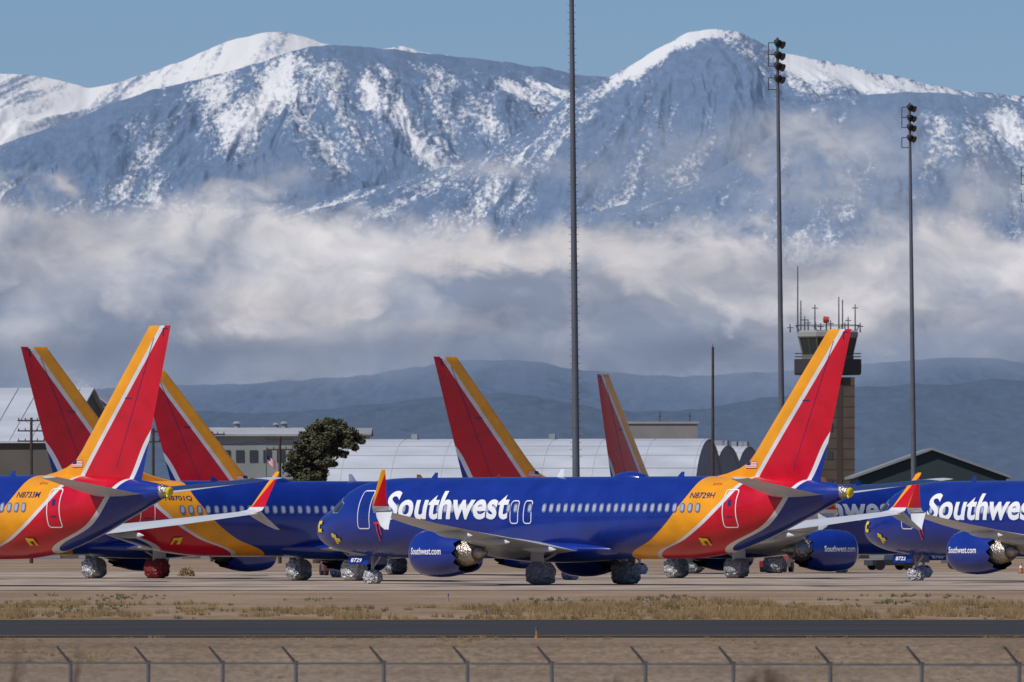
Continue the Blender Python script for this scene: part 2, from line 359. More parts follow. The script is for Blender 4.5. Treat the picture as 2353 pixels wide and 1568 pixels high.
    mb.tube((x, 0, .4), (x, 0, 1.5), .08); mb.tube((x, 0, .8), (x-.7, 0, 1.5), .05)
    for sd in (1, -1): mb.tube((x, sd*.05, .35), (x, sd*.3, .35), .05)
    P.append(('nose_gear', mb.mesh('nose_gear', M_strut), None, None)); gi = len(P)-1
    P.append(('wheel_wrap', blob((x, 0, .35), (.44, .42, .36), 9, M_foil, 'wheel_wrap', .16), gi, None))
    for sd in (1, -1):
        P.append(('wheel', wheel_mesh(x, sd*.22), gi, None))
        mb = MB(); mb.add([(x+1.3, sd*.42, 1.42), (x-.35, sd*.5, 1.42), (x-.35, sd*.62, .98), (x+1.15, sd*.54, 1.0), (x+1.3, sd*.45, 1.42), (x-.35, sd*.53, 1.42), (x-.35, sd*.65, .98), (x+1.15, sd*.57, 1.0)], [(0,1,2,3), (4,7,6,5), (0,4,5,1), (1,5,6,2), (2,6,7,3), (3,7,4,0)])
        P.append(('nose_gear_door', mb.mesh('nose_gear_door', M_blue, False), gi, None))
    return P

def outline(mb, fn, s0, s1, z0, z1, w=.05, r=.16):
    pts = []
    for cx, cz, a0 in ((s1-r, z1-r, 0), (s0+r, z1-r, 90), (s0+r, z0+r, 180), (s1-r, z0+r, 270)):
        for k in range(4):
            a = math.radians(a0+k*30); pts.append((cx, cz, math.cos(a), math.sin(a)))
        if a0 in (90, 270):
            zz0, zz1 = (z1-r, z0+r) if a0 == 90 else (z0+r, z1-r)
            for k in range(1, 8): pts.append((s0+r if a0 == 90 else s1-r, zz0+(zz1-zz0)*k/8, -1 if a0 == 90 else 1, 0))
    V = [fn(p[0]+p[2]*r, p[1]+p[3]*r) for p in pts]+[fn(p[0]+p[2]*(r-w), p[1]+p[3]*(r-w)) for p in pts]; n = len(pts)
    mb.add(V, [(i, (i+1) % n, n+(i+1) % n, n+i) for i in range(n)])
def side_parts(sd, reg=None):
    P = []; f = lambda s, z: fus_z(s, z, sd)
    for k in range(44):
        if k == 19 or k == 21: continue
        s = 7.2+k*.508; mb = MB()
        def rr(a, b, o):
            pts = []
            for cx, cz, a0 in ((1, 1, 0), (-1, 1, 90), (-1, -1, 180), (1, -1, 270)):
                for q in range(3):
                    an = math.radians(a0+q*45); r = min(a, b)*.8; pts.append((s+cx*(a-r)+math.cos(an)*r, 3.77+cz*(b-r)+math.sin(an)*r))
            mb.add([fus_z(p[0], p[1], sd, o) for p in pts], [tuple(range(len(pts)))])
        mb.cm = 0; rr(.16, .23, .022); mb.cm = 1; rr(.105, .165, .03)
        P.append(('cabin_window', mb.mesh('cabin_window', [M_win, M_pane], False), 0, None))
    for s0, s1, z0, z1 in ((4.75, 5.7, 2.75, 4.67), (30.6, 31.45, 2.8, 4.65)):
        mb = MB(); outline(mb, f, s0, s1, z0, z1); P.append(('cabin_door', mb.mesh('cabin_door', M_white, False), 0, None))
        mb = MB(); quad_patch(mb, f, (s0+s1)/2-.1, (s0+s1)/2+.1, 3.85, 4.15, 1, 2); P.append(('door_window', mb.mesh('door_window', M_txtblue, False), 0, None))
        mb = MB(); quad_patch(mb, f, (s0+s1)/2-.18, (s0+s1)/2+.18, 3.3, 3.36, 1, 1); P.append(('door_handle', mb.mesh('door_handle', M_txtblue, False), 0, None))
    for s0, s1 in ((15.95, 16.55), (16.9, 17.5)):
        mb = MB(); outline(mb, f, s0, s1, 3.0, 4.15, .05, .18); P.append(('overwing_exit', mb.mesh('overwing_exit', M_white, False), 0, None))
    a, b = (6.9, 15.8) if sd > 0 else (15.8, 6.9)
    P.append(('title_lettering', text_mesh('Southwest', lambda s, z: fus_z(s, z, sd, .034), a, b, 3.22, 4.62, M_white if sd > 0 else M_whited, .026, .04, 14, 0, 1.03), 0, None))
    fe = lambda s, z: (19.2-s, sd*(4.83+math.sqrt(max(.01, (float(np.interp(s, [13.02, 13.2, 13.6, 14.2, 14.8, 15.3, 15.8], [1.05, 1.11, 1.16, 1.185, 1.16, 1.09, .985]))+.02)**2-(z-1.57)**2))), z)
    a, b = (13.25, 15.35) if sd > 0 else (15.35, 13.25)
    P.append(('cowl_lettering', text_mesh('Southwest.com', fe, a, b, 1.5, 1.84, M_white, .022, 0, 4, 8, 1.05), 0, None))
    if reg:
        a, b = (28.35, 29.95) if sd > 0 else (29.95, 28.35)
        P.append(('registration', text_mesh(reg, f, a, b, 4.22, 4.5, M_txtblue, .012, 0, 3), 0, None))
        a, b = (29.45, 30.0) if sd > 0 else (30.0, 29.45)
        P.append(('fleet_number', text_mesh(reg[1:5], f, a, b, 4.84, 4.95, M_redtag, .0, 0, 2), 0, None))
        nf = lambda s, z: (19.2-s, sd*(.59+(1.42-z)*.27), z)
        a, b = (3.0, 3.8) if sd > 0 else (3.8, 3.0)
        P.append(('fleet_number', text_mesh(reg[1:5], nf, a, b, 1.1, 1.3, M_white, .02, 0, 1), 0, None))
    mb = MB(); ff = lambda s, z: fin_pt(s, z, sd, .03)
    s0, s1, z0, z1 = 30.75, 31.5, 5.66, 5.98
    for k in range(9):
        mb.cm = k % 2; quad_patch(mb, ff, s0, s1, z0+(z1-z0)*k/9, z0+(z1-z0)*(k+1)/9, 2, 1)
    mb.cm = 2; ff = lambda s, z: fin_pt(s, z, sd, .036)
    quad_patch(mb, ff, s0, s0+.32, z0+(z1-z0)*.45, z1, 2, 1)
    P.append(('flag_emblem', mb.mesh('flag_emblem', [M_redtag, M_white, M_txtblue], False), 0, None))
    def cover(rects, m, name='probe_cover'):
        mb = MB()
        for s0, s1, z0, z1 in rects: quad_patch(mb, lambda s, z: fus_z(s, z, sd, .06), s0, s1, z0, z1, 2, 2)
        P.append((name, mb.mesh(name, m, False), 0, None))
    cover([(.95, 1.15, 2.62, 3.12), (1.1, 1.4, 2.98, 3.14), (1.05, 1.42, 2.6, 2.76)], M_yel)
    cover([(2.55, 2.75, 2.05, 2.5), (2.7, 3.0, 2.15, 2.32), (2.4, 2.6, 2.35, 2.55)], M_yel)
    cover([(6.2, 6.28, 2.2, 3.1), (6.1, 6.5, 3.0, 3.1), (6.45, 6.52, 2.5, 3.05)], M_redtag, 'warning_streamer')
    cover([(28.9, 29.1, 2.0, 2.35), (29.1, 29.4, 2.2, 2.33), (29.3, 29.42, 2.0, 2.2)], M_yel)
    return P
CP = common_parts()
SIDE = {}
def airliner(X, Y, ang, sd, reg, label, group='parked airliners', wraps=None):
    root = bpy.data.objects.new('parked_airliner', None); COL.objects.link(root)
    root.location = (X, Y, 0); root.rotation_euler = (0, 0, math.radians(ang)); root['label'] = label; root['category'] = 'airplane'; root['group'] = group
    O = []
    for nm, me, par, lb in CP:
        o = bpy.data.objects.new(nm, me); COL.objects.link(o); o.parent = root if par is None else O[par]; O.append(o)
    fus = O[0]; cowls = [o for o in O if o.name.startswith('engine_cowl')]
    fins = [o for o in O if o.name.startswith('tail_fin')]
    gearL = [o for o in O if o.name.startswith('wheel_wrap')]
    if wraps:
        for o, m in zip(gearL, wraps):
            o.data = o.data.copy(); o.data.materials[0] = m
            if m is M_redw: o['label'] = 'red wheel wrap'
    key = (sd, reg)
    if key not in SIDE: SIDE[key] = side_parts(sd, reg)
    for nm, me, par, lb in SIDE[key]:
        o = bpy.data.objects.new(nm, me); COL.objects.link(o)
        o.parent = (cowls[0] if sd > 0 else cowls[1]) if nm == 'cowl_lettering' else (fins[0] if nm == 'flag_emblem' else fus)
    return root
D1, D2, D3 = M_foild, M_foil, M_redw
A = airliner(3.48, 500, 180-47, 1, 'N8729H', 'blue airliner N8729H in the centre foreground, nose left, white lettering and red yellow tail', wraps=[D1, D1, D2])
airliner(-28.34, 491.8, 180-48, 1, 'N8733M', 'airliner N8733M cut by the left edge, only its rear half and tall tail showing', wraps=[D1, D1, D2])
airliner(31.1, 532.1, 180-51, 1, 'N8722L', 'blue airliner cut off by the right edge, nose left, engine and white lettering in view', wraps=[D1, D1, D2])
airliner(-9.84, 542.8, 32, -1, 'N8701Q', 'airliner N8701Q behind the left one, nose right, leftmost tail fin', wraps=[D2, D2, D2])
airliner(10.88, 573.5, 35, -1, 'N8705Q', 'airliner facing right behind the centre one, its tail just left of the thickest pole', wraps=[D2, D1, D2])
airliner(-21.6, 572, 40, -1, None, 'airliner hidden behind the leftmost ones, wheels wrapped in silver and red under their bellies', wraps=[D2, D3, D2])
airliner(-5.7, 619, 28, -1, None, 'far airliner whose tail shows right behind the tall leftmost foreground fin')
airliner(13.9, 642, 62, -1, None, 'farthest airliner, narrow tail fin just right of the thickest pole')

# ------------------------------------------------------------ numpy noise
def perlin(x, y, seed=0):
    rng = np.random.RandomState(seed); p = rng.permutation(256); p = np.concatenate([p, p]); ga = rng.rand(256)*2*np.pi
    xi = np.floor(x).astype(int); yi = np.floor(y).astype(int); xf = x-xi; yf = y-yi
    u = xf**3*(xf*(xf*6-15)+10); v = yf**3*(yf*(yf*6-15)+10)
    def g(ix, iy, dx, dy):
        h = p[(p[ix & 255]+iy) & 255]; a = ga[h]; return np.cos(a)*dx+np.sin(a)*dy
    n00 = g(xi, yi, xf, yf); n10 = g(xi+1, yi, xf-1, yf); n01 = g(xi, yi+1, xf, yf-1); n11 = g(xi+1, yi+1, xf-1, yf-1)
    return (n00*(1-u)+n10*u)*(1-v)+(n01*(1-u)+n11*u)*v
def fbm(x, y, o=5, seed=0, ridged=False, gain=.5):
    s = 0; a = 1; t = 0
    for k in range(o):
        n = perlin(x*2**k+17.3*k, y*2**k-9.1*k, seed+k)*1.5
        s = s+a*((1-2*np.abs(n)) if ridged else n); t += a; a *= gain
    return s/t
def sstep(a, b, x):
    t = np.clip((x-a)/(b-a), 0, 1); return t*t*(3-2*t)
def grid_obj(name, X, Y, Z, m, attrs, **kw):
    nv, nu = X.shape; me = bpy.data.meshes.new(name); n = nu*nv
    me.vertices.add(n); co = np.stack([X, Y, Z], -1).reshape(-1).astype(np.float32); me.vertices.foreach_set('co', co)
    idx = np.arange(n).reshape(nv, nu); q = np.stack([idx[:-1, :-1], idx[:-1, 1:], idx[1:, 1:], idx[1:, :-1]], -1).reshape(-1, 4)
    me.loops.add(q.size); me.loops.foreach_set('vertex_index', q.reshape(-1).astype(np.int32))
    me.polygons.add(len(q)); me.polygons.foreach_set('loop_start', np.arange(0, q.size, 4, dtype=np.int32))
    me.update(calc_edges=True); me.validate()
    me.polygons.foreach_set('use_smooth', np.ones(len(q), dtype=bool))
    for k, v in attrs.items():
        a = me.attributes.new(k, 'FLOAT', 'POINT'); a.data.foreach_set('value', v.reshape(-1).astype(np.float32))
    me.materials.append(m); return link(name, me, None, **kw)

# ------------------------------------------------------------ mountains
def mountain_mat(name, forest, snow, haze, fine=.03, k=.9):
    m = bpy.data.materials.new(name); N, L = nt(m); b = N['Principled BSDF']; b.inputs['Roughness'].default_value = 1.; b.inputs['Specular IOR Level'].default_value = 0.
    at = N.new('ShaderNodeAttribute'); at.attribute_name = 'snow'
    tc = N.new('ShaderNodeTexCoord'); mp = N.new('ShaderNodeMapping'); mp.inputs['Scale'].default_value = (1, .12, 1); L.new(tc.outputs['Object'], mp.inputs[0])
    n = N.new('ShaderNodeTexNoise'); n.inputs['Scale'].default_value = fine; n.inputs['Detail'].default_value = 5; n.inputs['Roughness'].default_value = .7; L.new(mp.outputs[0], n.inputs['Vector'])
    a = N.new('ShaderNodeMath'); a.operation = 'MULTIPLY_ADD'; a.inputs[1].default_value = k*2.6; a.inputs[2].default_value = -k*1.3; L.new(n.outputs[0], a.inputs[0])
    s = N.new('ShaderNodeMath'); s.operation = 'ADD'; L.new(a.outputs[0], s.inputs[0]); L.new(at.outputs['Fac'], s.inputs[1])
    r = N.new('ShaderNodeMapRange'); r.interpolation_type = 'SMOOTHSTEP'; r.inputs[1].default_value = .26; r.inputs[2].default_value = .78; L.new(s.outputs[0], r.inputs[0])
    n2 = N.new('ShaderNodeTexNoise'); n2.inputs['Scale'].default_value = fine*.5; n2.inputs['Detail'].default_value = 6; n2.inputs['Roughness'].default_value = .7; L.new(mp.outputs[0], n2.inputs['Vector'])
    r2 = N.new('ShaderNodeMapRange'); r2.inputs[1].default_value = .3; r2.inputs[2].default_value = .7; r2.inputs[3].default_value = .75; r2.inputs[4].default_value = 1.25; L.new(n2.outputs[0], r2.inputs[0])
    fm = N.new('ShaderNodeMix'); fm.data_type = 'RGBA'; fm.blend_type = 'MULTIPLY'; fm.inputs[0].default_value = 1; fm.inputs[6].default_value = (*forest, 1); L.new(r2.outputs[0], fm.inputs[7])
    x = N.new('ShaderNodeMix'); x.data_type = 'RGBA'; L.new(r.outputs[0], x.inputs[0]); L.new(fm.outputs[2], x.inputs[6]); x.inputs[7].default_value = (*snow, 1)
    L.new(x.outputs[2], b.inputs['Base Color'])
    b.inputs['Emission Color'].default_value = (*haze, 1); b.inputs['Emission Strength'].default_value = 1  # aerial haze painted as a faint glow; forest tint is blued for it too
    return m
def mrange(name, peak, pts, Yr, L, nu, nv, relief, m, seed, bias, sb, px0=-350, px1=2700, scale=1., fan=2.6, kpow=1.05, detail=1.):
    px = np.linspace(px0, px1, nu); py = np.interp(px, [p[0] for p in pts], [p[1] for p in pts])
    k = max(3, int(nu*.008)); ker = np.ones(k)/k; py = np.convolve(np.pad(py, k, 'edge'), ker, 'same')[k:-k]
    x = (px-CX)*Yr/F; zr = H+(HY-py)*Yr/F; zr = zr+fbm(x/60, x*0, 5, seed)*5
    v = np.linspace(0, 1, nv)**1.15
    X, V = np.meshgrid(x, v); ZR = np.broadcast_to(zr, X.shape); D = V*L
    xp = (peak-CX)*Yr/F; U = (X-xp)/(1+fan*V)*1.35
    wx = fbm(X/300, D/600, 4, seed+50)*.55; wy = fbm(X/300+9, D/600, 4, seed+60)*.55
    R = fbm(U/(200*scale)+wx, D/(900*scale)+wy, 5, seed+3, True, .5)
    R2 = fbm(U/(58*scale)+wx*2.4, D/(300*scale)+wy*2, 5, seed+13, True, .52)
    R3 = fbm(X/(26*scale)+wx*6, D/(90*scale)+wy*4, 4, seed+23, True, .6)
    tw = sstep(0, .17, V)
    Z = ZR*(1-V)**kpow+tw*relief*(R*.85+R2*.25*detail+R3*.06*detail)*(1-.5*V)
    Y = Yr-D+tw*relief*.35*R2*detail
    PX = X*F/Y+CX; PY = HY-(Z-H)*F/Y
    S = bias+.62*fbm(U/(52*scale)+wx*2.4, D/(420*scale)+wy, 5, seed+20, False, .6)+.6*fbm(U/(170*scale)+wx, D/(700*scale)+wy, 3, seed+33)-.24*R2-.14*R3
    for (cx, cy, rx, ry, ang, am) in sb:
        c, s_ = math.cos(math.radians(ang)), math.sin(math.radians(ang)); dx = PX-cx; dy = PY-cy
        a = (dx*c+dy*s_)/rx; b_ = (-dx*s_+dy*c)/ry; S = S+am*np.exp(-(a*a+b_*b_)*.8)
    return grid_obj(name, X, Y, Z, m, {'snow': S}, kind='structure')
SN = (.56, .555, .54)
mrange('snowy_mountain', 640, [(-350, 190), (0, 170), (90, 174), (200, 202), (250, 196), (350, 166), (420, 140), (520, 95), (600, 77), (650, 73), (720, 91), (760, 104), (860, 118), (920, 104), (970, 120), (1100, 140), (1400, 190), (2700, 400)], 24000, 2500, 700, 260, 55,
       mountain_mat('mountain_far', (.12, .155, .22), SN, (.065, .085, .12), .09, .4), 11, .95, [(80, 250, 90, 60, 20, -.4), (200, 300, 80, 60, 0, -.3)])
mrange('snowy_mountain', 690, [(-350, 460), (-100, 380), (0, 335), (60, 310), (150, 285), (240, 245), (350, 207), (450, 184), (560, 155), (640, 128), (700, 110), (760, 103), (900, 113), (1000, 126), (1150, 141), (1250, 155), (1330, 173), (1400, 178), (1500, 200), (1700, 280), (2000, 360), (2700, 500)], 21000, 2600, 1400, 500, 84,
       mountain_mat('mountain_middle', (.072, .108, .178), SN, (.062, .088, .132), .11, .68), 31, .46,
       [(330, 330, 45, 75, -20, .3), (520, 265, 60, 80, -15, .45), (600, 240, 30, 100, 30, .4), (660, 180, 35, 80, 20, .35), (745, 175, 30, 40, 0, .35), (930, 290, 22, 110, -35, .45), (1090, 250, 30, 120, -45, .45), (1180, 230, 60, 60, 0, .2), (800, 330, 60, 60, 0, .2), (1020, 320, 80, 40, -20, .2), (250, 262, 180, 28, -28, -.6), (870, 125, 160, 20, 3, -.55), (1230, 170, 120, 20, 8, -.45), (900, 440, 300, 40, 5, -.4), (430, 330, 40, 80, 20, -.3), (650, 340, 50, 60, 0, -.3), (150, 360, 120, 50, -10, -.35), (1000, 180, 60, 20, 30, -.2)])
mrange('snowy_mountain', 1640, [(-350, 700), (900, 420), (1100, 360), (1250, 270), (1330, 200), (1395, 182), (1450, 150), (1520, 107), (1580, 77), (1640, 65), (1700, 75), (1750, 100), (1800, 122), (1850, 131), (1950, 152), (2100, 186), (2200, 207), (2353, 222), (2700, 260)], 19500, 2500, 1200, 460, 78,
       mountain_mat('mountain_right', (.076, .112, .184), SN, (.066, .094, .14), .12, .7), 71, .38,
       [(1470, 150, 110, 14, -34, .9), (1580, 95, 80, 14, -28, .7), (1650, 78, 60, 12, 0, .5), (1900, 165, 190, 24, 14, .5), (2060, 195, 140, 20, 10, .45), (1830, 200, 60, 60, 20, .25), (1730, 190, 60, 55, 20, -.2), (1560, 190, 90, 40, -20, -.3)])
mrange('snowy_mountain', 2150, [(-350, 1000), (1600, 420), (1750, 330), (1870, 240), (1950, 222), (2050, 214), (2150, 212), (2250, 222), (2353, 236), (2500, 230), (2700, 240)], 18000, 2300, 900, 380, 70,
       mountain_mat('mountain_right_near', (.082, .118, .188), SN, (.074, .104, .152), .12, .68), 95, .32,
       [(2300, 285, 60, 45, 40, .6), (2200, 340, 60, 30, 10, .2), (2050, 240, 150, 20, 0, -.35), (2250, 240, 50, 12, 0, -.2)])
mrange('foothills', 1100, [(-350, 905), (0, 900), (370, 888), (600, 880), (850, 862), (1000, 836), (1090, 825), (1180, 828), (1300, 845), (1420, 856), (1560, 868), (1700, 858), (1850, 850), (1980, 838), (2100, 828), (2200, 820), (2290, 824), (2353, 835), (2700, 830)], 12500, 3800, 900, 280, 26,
       mountain_mat('foothill_scrub', (.034, .052, .09), (.08, .10, .14), (.075, .105, .16), .14, .3), 131, .1, [(1500, 1020, 900, 25, 0, .3)], scale=1.5, fan=.2, detail=.6)  # snow mask here paints a paler hazy band along the foot
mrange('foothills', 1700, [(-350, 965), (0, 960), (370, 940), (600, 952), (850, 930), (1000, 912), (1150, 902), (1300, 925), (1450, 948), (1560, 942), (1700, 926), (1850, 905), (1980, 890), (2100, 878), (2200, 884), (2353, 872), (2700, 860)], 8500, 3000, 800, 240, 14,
       mountain_mat('foothill_near_scrub', (.034, .05, .08), (.09, .105, .135), (.058, .082, .125), .2, .35), 151, .12, [(1500, 1040, 900, 25, 0, .3)], scale=1.0, fan=.2, detail=.6)  # same hazy foot, painted paler through the snow mask

# ------------------------------------------------------------ clouds
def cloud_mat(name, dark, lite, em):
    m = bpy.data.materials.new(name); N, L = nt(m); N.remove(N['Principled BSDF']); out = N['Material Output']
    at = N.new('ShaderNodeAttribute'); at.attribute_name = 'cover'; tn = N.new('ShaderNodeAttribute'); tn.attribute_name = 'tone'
    x = N.new('ShaderNodeMix'); x.data_type = 'RGBA'; L.new(tn.outputs['Fac'], x.inputs[0]); x.inputs[6].default_value = (*dark, 1); x.inputs[7].default_value = (*lite, 1)  # tone paints cloud shade and sunlit tops into the colour
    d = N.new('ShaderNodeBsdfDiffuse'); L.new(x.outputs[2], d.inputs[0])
    e = N.new('ShaderNodeEmission'); L.new(x.outputs[2], e.inputs[0]); e.inputs[1].default_value = em  # faint glow added on top of the painted cloud colour
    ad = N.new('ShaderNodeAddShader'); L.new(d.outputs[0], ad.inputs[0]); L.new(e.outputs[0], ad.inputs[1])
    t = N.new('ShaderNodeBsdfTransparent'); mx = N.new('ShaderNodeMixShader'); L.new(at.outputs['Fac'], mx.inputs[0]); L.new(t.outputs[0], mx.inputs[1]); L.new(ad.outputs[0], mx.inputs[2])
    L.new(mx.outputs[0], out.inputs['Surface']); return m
def cloud(Yc, px0, px1, py0, py1, nu, nv, fa, m, seed):
    px = np.linspace(px0, px1, nu); py = np.linspace(py0, py1, nv); PX, PY = np.meshgrid(px, py)
    wx = fbm(PX/300, PY/200, 4, seed)*.4; wy = fbm(PX/300+5, PY/200, 4, seed+5)*.4
    n = fbm(PX/260+wx, PY/170+wy, 6, seed+9, False, .5); n2 = fbm(PX/95+wx*2, PY/70+wy*2, 5, seed+19, False, .55); bl = fbm(PX/130+wx*1.5, PY/90+wy*1.5, 5, seed+29, True, .5)
    al, tone = fa(PX, PY, n, n2, bl)
    X = (PX-CX)*Yc/F; Z = H+(HY-PY)*Yc/F; Y = Yc-10*fbm(PX/420, PY/260, 2, seed+40)
    return grid_obj('clouds', X, Y, Z, m, {'cover': np.clip(al, 0, 1), 'tone': np.clip(tone, 0, 1)}, kind='structure')
def foot(PX, PY, n, n2): return 1-sstep(800, 945, PY+n*80+n2*22-35*sstep(900, 0, PX)+25*sstep(1850, 2200, PX))
def bank(PX, PY, n, n2, bl):
    T = np.interp(PX, [-400, 0, 150, 300, 480, 600, 700, 900, 1150, 1300, 1500, 1700, 1900, 2100, 2250, 2353, 2700], [400, 412, 412, 430, 446, 436, 460, 482, 498, 486, 496, 505, 505, 478, 486, 520, 530])
    al = sstep(-25, 75, PY-T+n*80+n2*40-bl*16)*foot(PX, PY, n, n2)
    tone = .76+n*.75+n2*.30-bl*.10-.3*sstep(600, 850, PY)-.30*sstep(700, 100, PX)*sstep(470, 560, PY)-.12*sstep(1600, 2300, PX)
    return al, tone
def front(PX, PY, n, n2, bl):
    T = np.interp(PX, [-400, 0, 300, 520, 700, 860, 980, 1100, 1200, 1330, 1450, 1600, 1800, 2000, 2200, 2353, 2700], [560, 575, 620, 690, 705, 660, 560, 505, 520, 545, 590, 640, 690, 730, 700, 650, 640])
    e = PY-T+n*125+n2*55-bl*26
    al = (sstep(0, 75, e)*.9)*foot(PX, PY, n, n2)
    tone = .36*np.exp(-(e/50)**2)+.12+n*.55+n2*.24-bl*.08+.22*np.exp(-((PX-700)/420)**2-((PY-770)/35)**2)  # leading term paints a lighter, sunlit rim along the cloud edge
    return al, tone
def mist(PX, PY, n, n2, bl):
    e = np.exp(-((PX-1780)/360)**2-((PY-400)/85)**2)*1.2+np.exp(-((PX-1900)/130)**2-((PY-290)/65)**2)*.9+np.exp(-((PX-1200)/190)**2-((PY-392)/26)**2)*.8+np.exp(-((PX-650)/70)**2-((PY-405)/32)**2)*.75+np.exp(-((PX-2150)/200)**2-((PY-460)/60)**2)*.9
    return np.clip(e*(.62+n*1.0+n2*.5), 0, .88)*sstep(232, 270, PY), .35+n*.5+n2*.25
def low(PX, PY, n, n2, bl):
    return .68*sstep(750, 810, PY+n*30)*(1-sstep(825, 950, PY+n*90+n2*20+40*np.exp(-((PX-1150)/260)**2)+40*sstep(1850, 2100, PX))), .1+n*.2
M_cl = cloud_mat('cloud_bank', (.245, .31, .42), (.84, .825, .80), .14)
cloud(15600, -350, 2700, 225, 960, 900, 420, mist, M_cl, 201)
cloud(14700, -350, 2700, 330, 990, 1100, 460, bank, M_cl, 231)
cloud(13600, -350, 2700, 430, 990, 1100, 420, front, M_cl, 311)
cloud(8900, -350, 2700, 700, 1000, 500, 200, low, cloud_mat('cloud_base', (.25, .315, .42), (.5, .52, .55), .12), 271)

# ------------------------------------------------------------ ground
def gz(y):
    if y < 85: return 1.
    if y < 150: return 1-3.3*smooth01((y-85)/65)
    if y < 228: return -2.3
    if y < 246: return -2.3*(1-smooth01((y-228)/18)**.9)
    return 0.
ys = [-300, -50, 0, 40, 85]+[90+5*i for i in range(13)]+[170, 200, 226]+[228+i for i in range(19)]+[250, 260, 300, 320, 340, 360, 380, 400, 450, 500, 560, 640, 800, 1200, 2000, 4000, 8000, 12000, 20000]
xs = [-9000, -3000, -1000, -300, -120]+[-60+4*i for i in range(31)]+[120, 300, 1000, 3000, 9000]
def ground_mat():
    m = bpy.data.materials.new('gravel_ground'); N, L = nt(m); b = N['Principled BSDF']; b.inputs['Roughness'].default_value = .95; b.inputs['Specular IOR Level'].default_value = .1
    tc = N.new('ShaderNodeTexCoord')
    def noise(sc, det, stx=(1, 1, 1), ro=.6):
        mp = N.new('ShaderNodeMapping'); mp.inputs['Scale'].default_value = stx; L.new(tc.outputs['Object'], mp.inputs[0])
        n = N.new('ShaderNodeTexNoise'); n.inputs['Scale'].default_value = sc; n.inputs['Detail'].default_value = det; n.inputs['Roughness'].default_value = ro; L.new(mp.outputs[0], n.inputs['Vector']); return n.outputs[0]
    def ramp(inp, c0, c1, a=.35, bb=.65):
        r = N.new('ShaderNodeValToRGB'); r.color_ramp.elements[0].position = a; r.color_ramp.elements[1].position = bb
        r.color_ramp.elements[0].color = (*c0, 1); r.color_ramp.elements[1].color = (*c1, 1); L.new(inp, r.inputs[0]); return r.outputs[0]
    def mixc(f, a, bb, mode='MIX'):
        x = N.new('ShaderNodeMix'); x.data_type = 'RGBA'; x.blend_type = mode
        if isinstance(f, float): x.inputs[0].default_value = f
        else: L.new(f, x.inputs[0])
        for i, v in ((6, a), (7, bb)):
            if isinstance(v, tuple): x.inputs[i].default_value = (*v, 1)
            else: L.new(v, x.inputs[i])
        return x.outputs[2]
    base = ramp(noise(.12, 6, (1, .25, 1)), (.27, .195, .135), (.38, .29, .21))
    fine = ramp(noise(5., 8, (1, .5, 1), .75), (.52, .5, .48), (1.32, 1.29, 1.24), .3, .7)
    c = mixc(1., base, fine, 'MULTIPLY')
    sp = N.new('ShaderNodeSeparateXYZ'); L.new(tc.outputs['Object'], sp.inputs[0])
    def band(a0, a1, b0, b1):
        r = N.new('ShaderNodeMapRange'); r.inputs[1].default_value = a0; r.inputs[2].default_value = a1; L.new(sp.outputs[1], r.inputs[0])
        r2 = N.new('ShaderNodeMapRange'); r2.inputs[1].default_value = b0; r2.inputs[2].default_value = b1; r2.inputs[3].default_value = 1; r2.inputs[4].default_value = 0; L.new(sp.outputs[1], r2.inputs[0])
        mm = N.new('ShaderNodeMath'); mm.operation = 'MULTIPLY'; L.new(r.outputs[0], mm.inputs[0]); L.new(r2.outputs[0], mm.inputs[1]); return mm.outputs[0]
    p = ramp(noise(.25, 7, (1, .18, 1), .7), (0, 0, 0), (1, 1, 1), .47, .58)
    f = N.new('ShaderNodeMath'); f.operation = 'MULTIPLY'; L.new(p, f.inputs[0]); L.new(band(300, 306, 350, 400), f.inputs[1])
    c = mixc(f.outputs[0], c, (.23, .16, .07))
    st = ramp(noise(.35, 6, (.12, 1.2, 1), .7), (.6, .58, .56), (1, 1, 1), .36, .54); c = mixc(1., c, st, 'MULTIPLY')
    g = ramp(noise(1.2, 6, (1, .5, 1), .7), (0, 0, 0), (1, 1, 1), .54, .68)
    f2 = N.new('ShaderNodeMath'); f2.operation = 'MULTIPLY'; L.new(g, f2.inputs[0]); L.new(band(200, 215, 246, 252), f2.inputs[1])
    c = mixc(f2.outputs[0], c, (.13, .10, .055))
    gn = band(200, 235, 250, 256); fg = N.new('ShaderNodeMath'); fg.operation = 'MULTIPLY'; fg.inputs[1].default_value = .6; L.new(gn, fg.inputs[0])
    c = mixc(fg.outputs[0], c, mixc(1., (.185, .145, .105), fine, 'MULTIPLY'))
    L.new(c, b.inputs['Base Color'])
    bp = N.new('ShaderNodeBump'); bp.inputs['Distance'].default_value = .08; bp.inputs['Strength'].default_value = .8; L.new(noise(3., 6), bp.inputs['Height']); L.new(bp.outputs[0], b.inputs['Normal'])
    return m
GX, GY = np.meshgrid(xs, ys); GZ = np.vectorize(gz)(GY)
GZ = GZ+np.where(GY < 248, fbm(GX/5, GY/5, 3, 7)*.06, 0)
M_ground = ground_mat()
grid_obj('ground', GX, GY, GZ, M_ground, {}, kind='structure')
def strip(name, y0, y1, z, m):
    mb = MB(); n = 20
    V = []
    for i in range(n+1):
        x = -400+40*i; V += [(x, y0, z), (x, y1, z)]
    mb.add(V, [(2*i, 2*i+2, 2*i+3, 2*i+1) for i in range(n)]); return mb.obj(name, m, None, False, kind='structure')
M_asph = mat('asphalt', (.044, .042, .042), .9, var=.25, scale=.3, stretch=(.25, 1, 1), bump=.02, bscale=6)
M_asph.node_tree.nodes['Principled BSDF'].inputs['Specular IOR Level'].default_value = .15
strip('taxiway', 252, 303, .02, M_asph)
M_line = mat('worn_yellow_line', (.32, .225, .065), .8, var=.3, scale=1.5)
strip('taxiway_edge_line', 254.2, 254.9, .03, M_line)
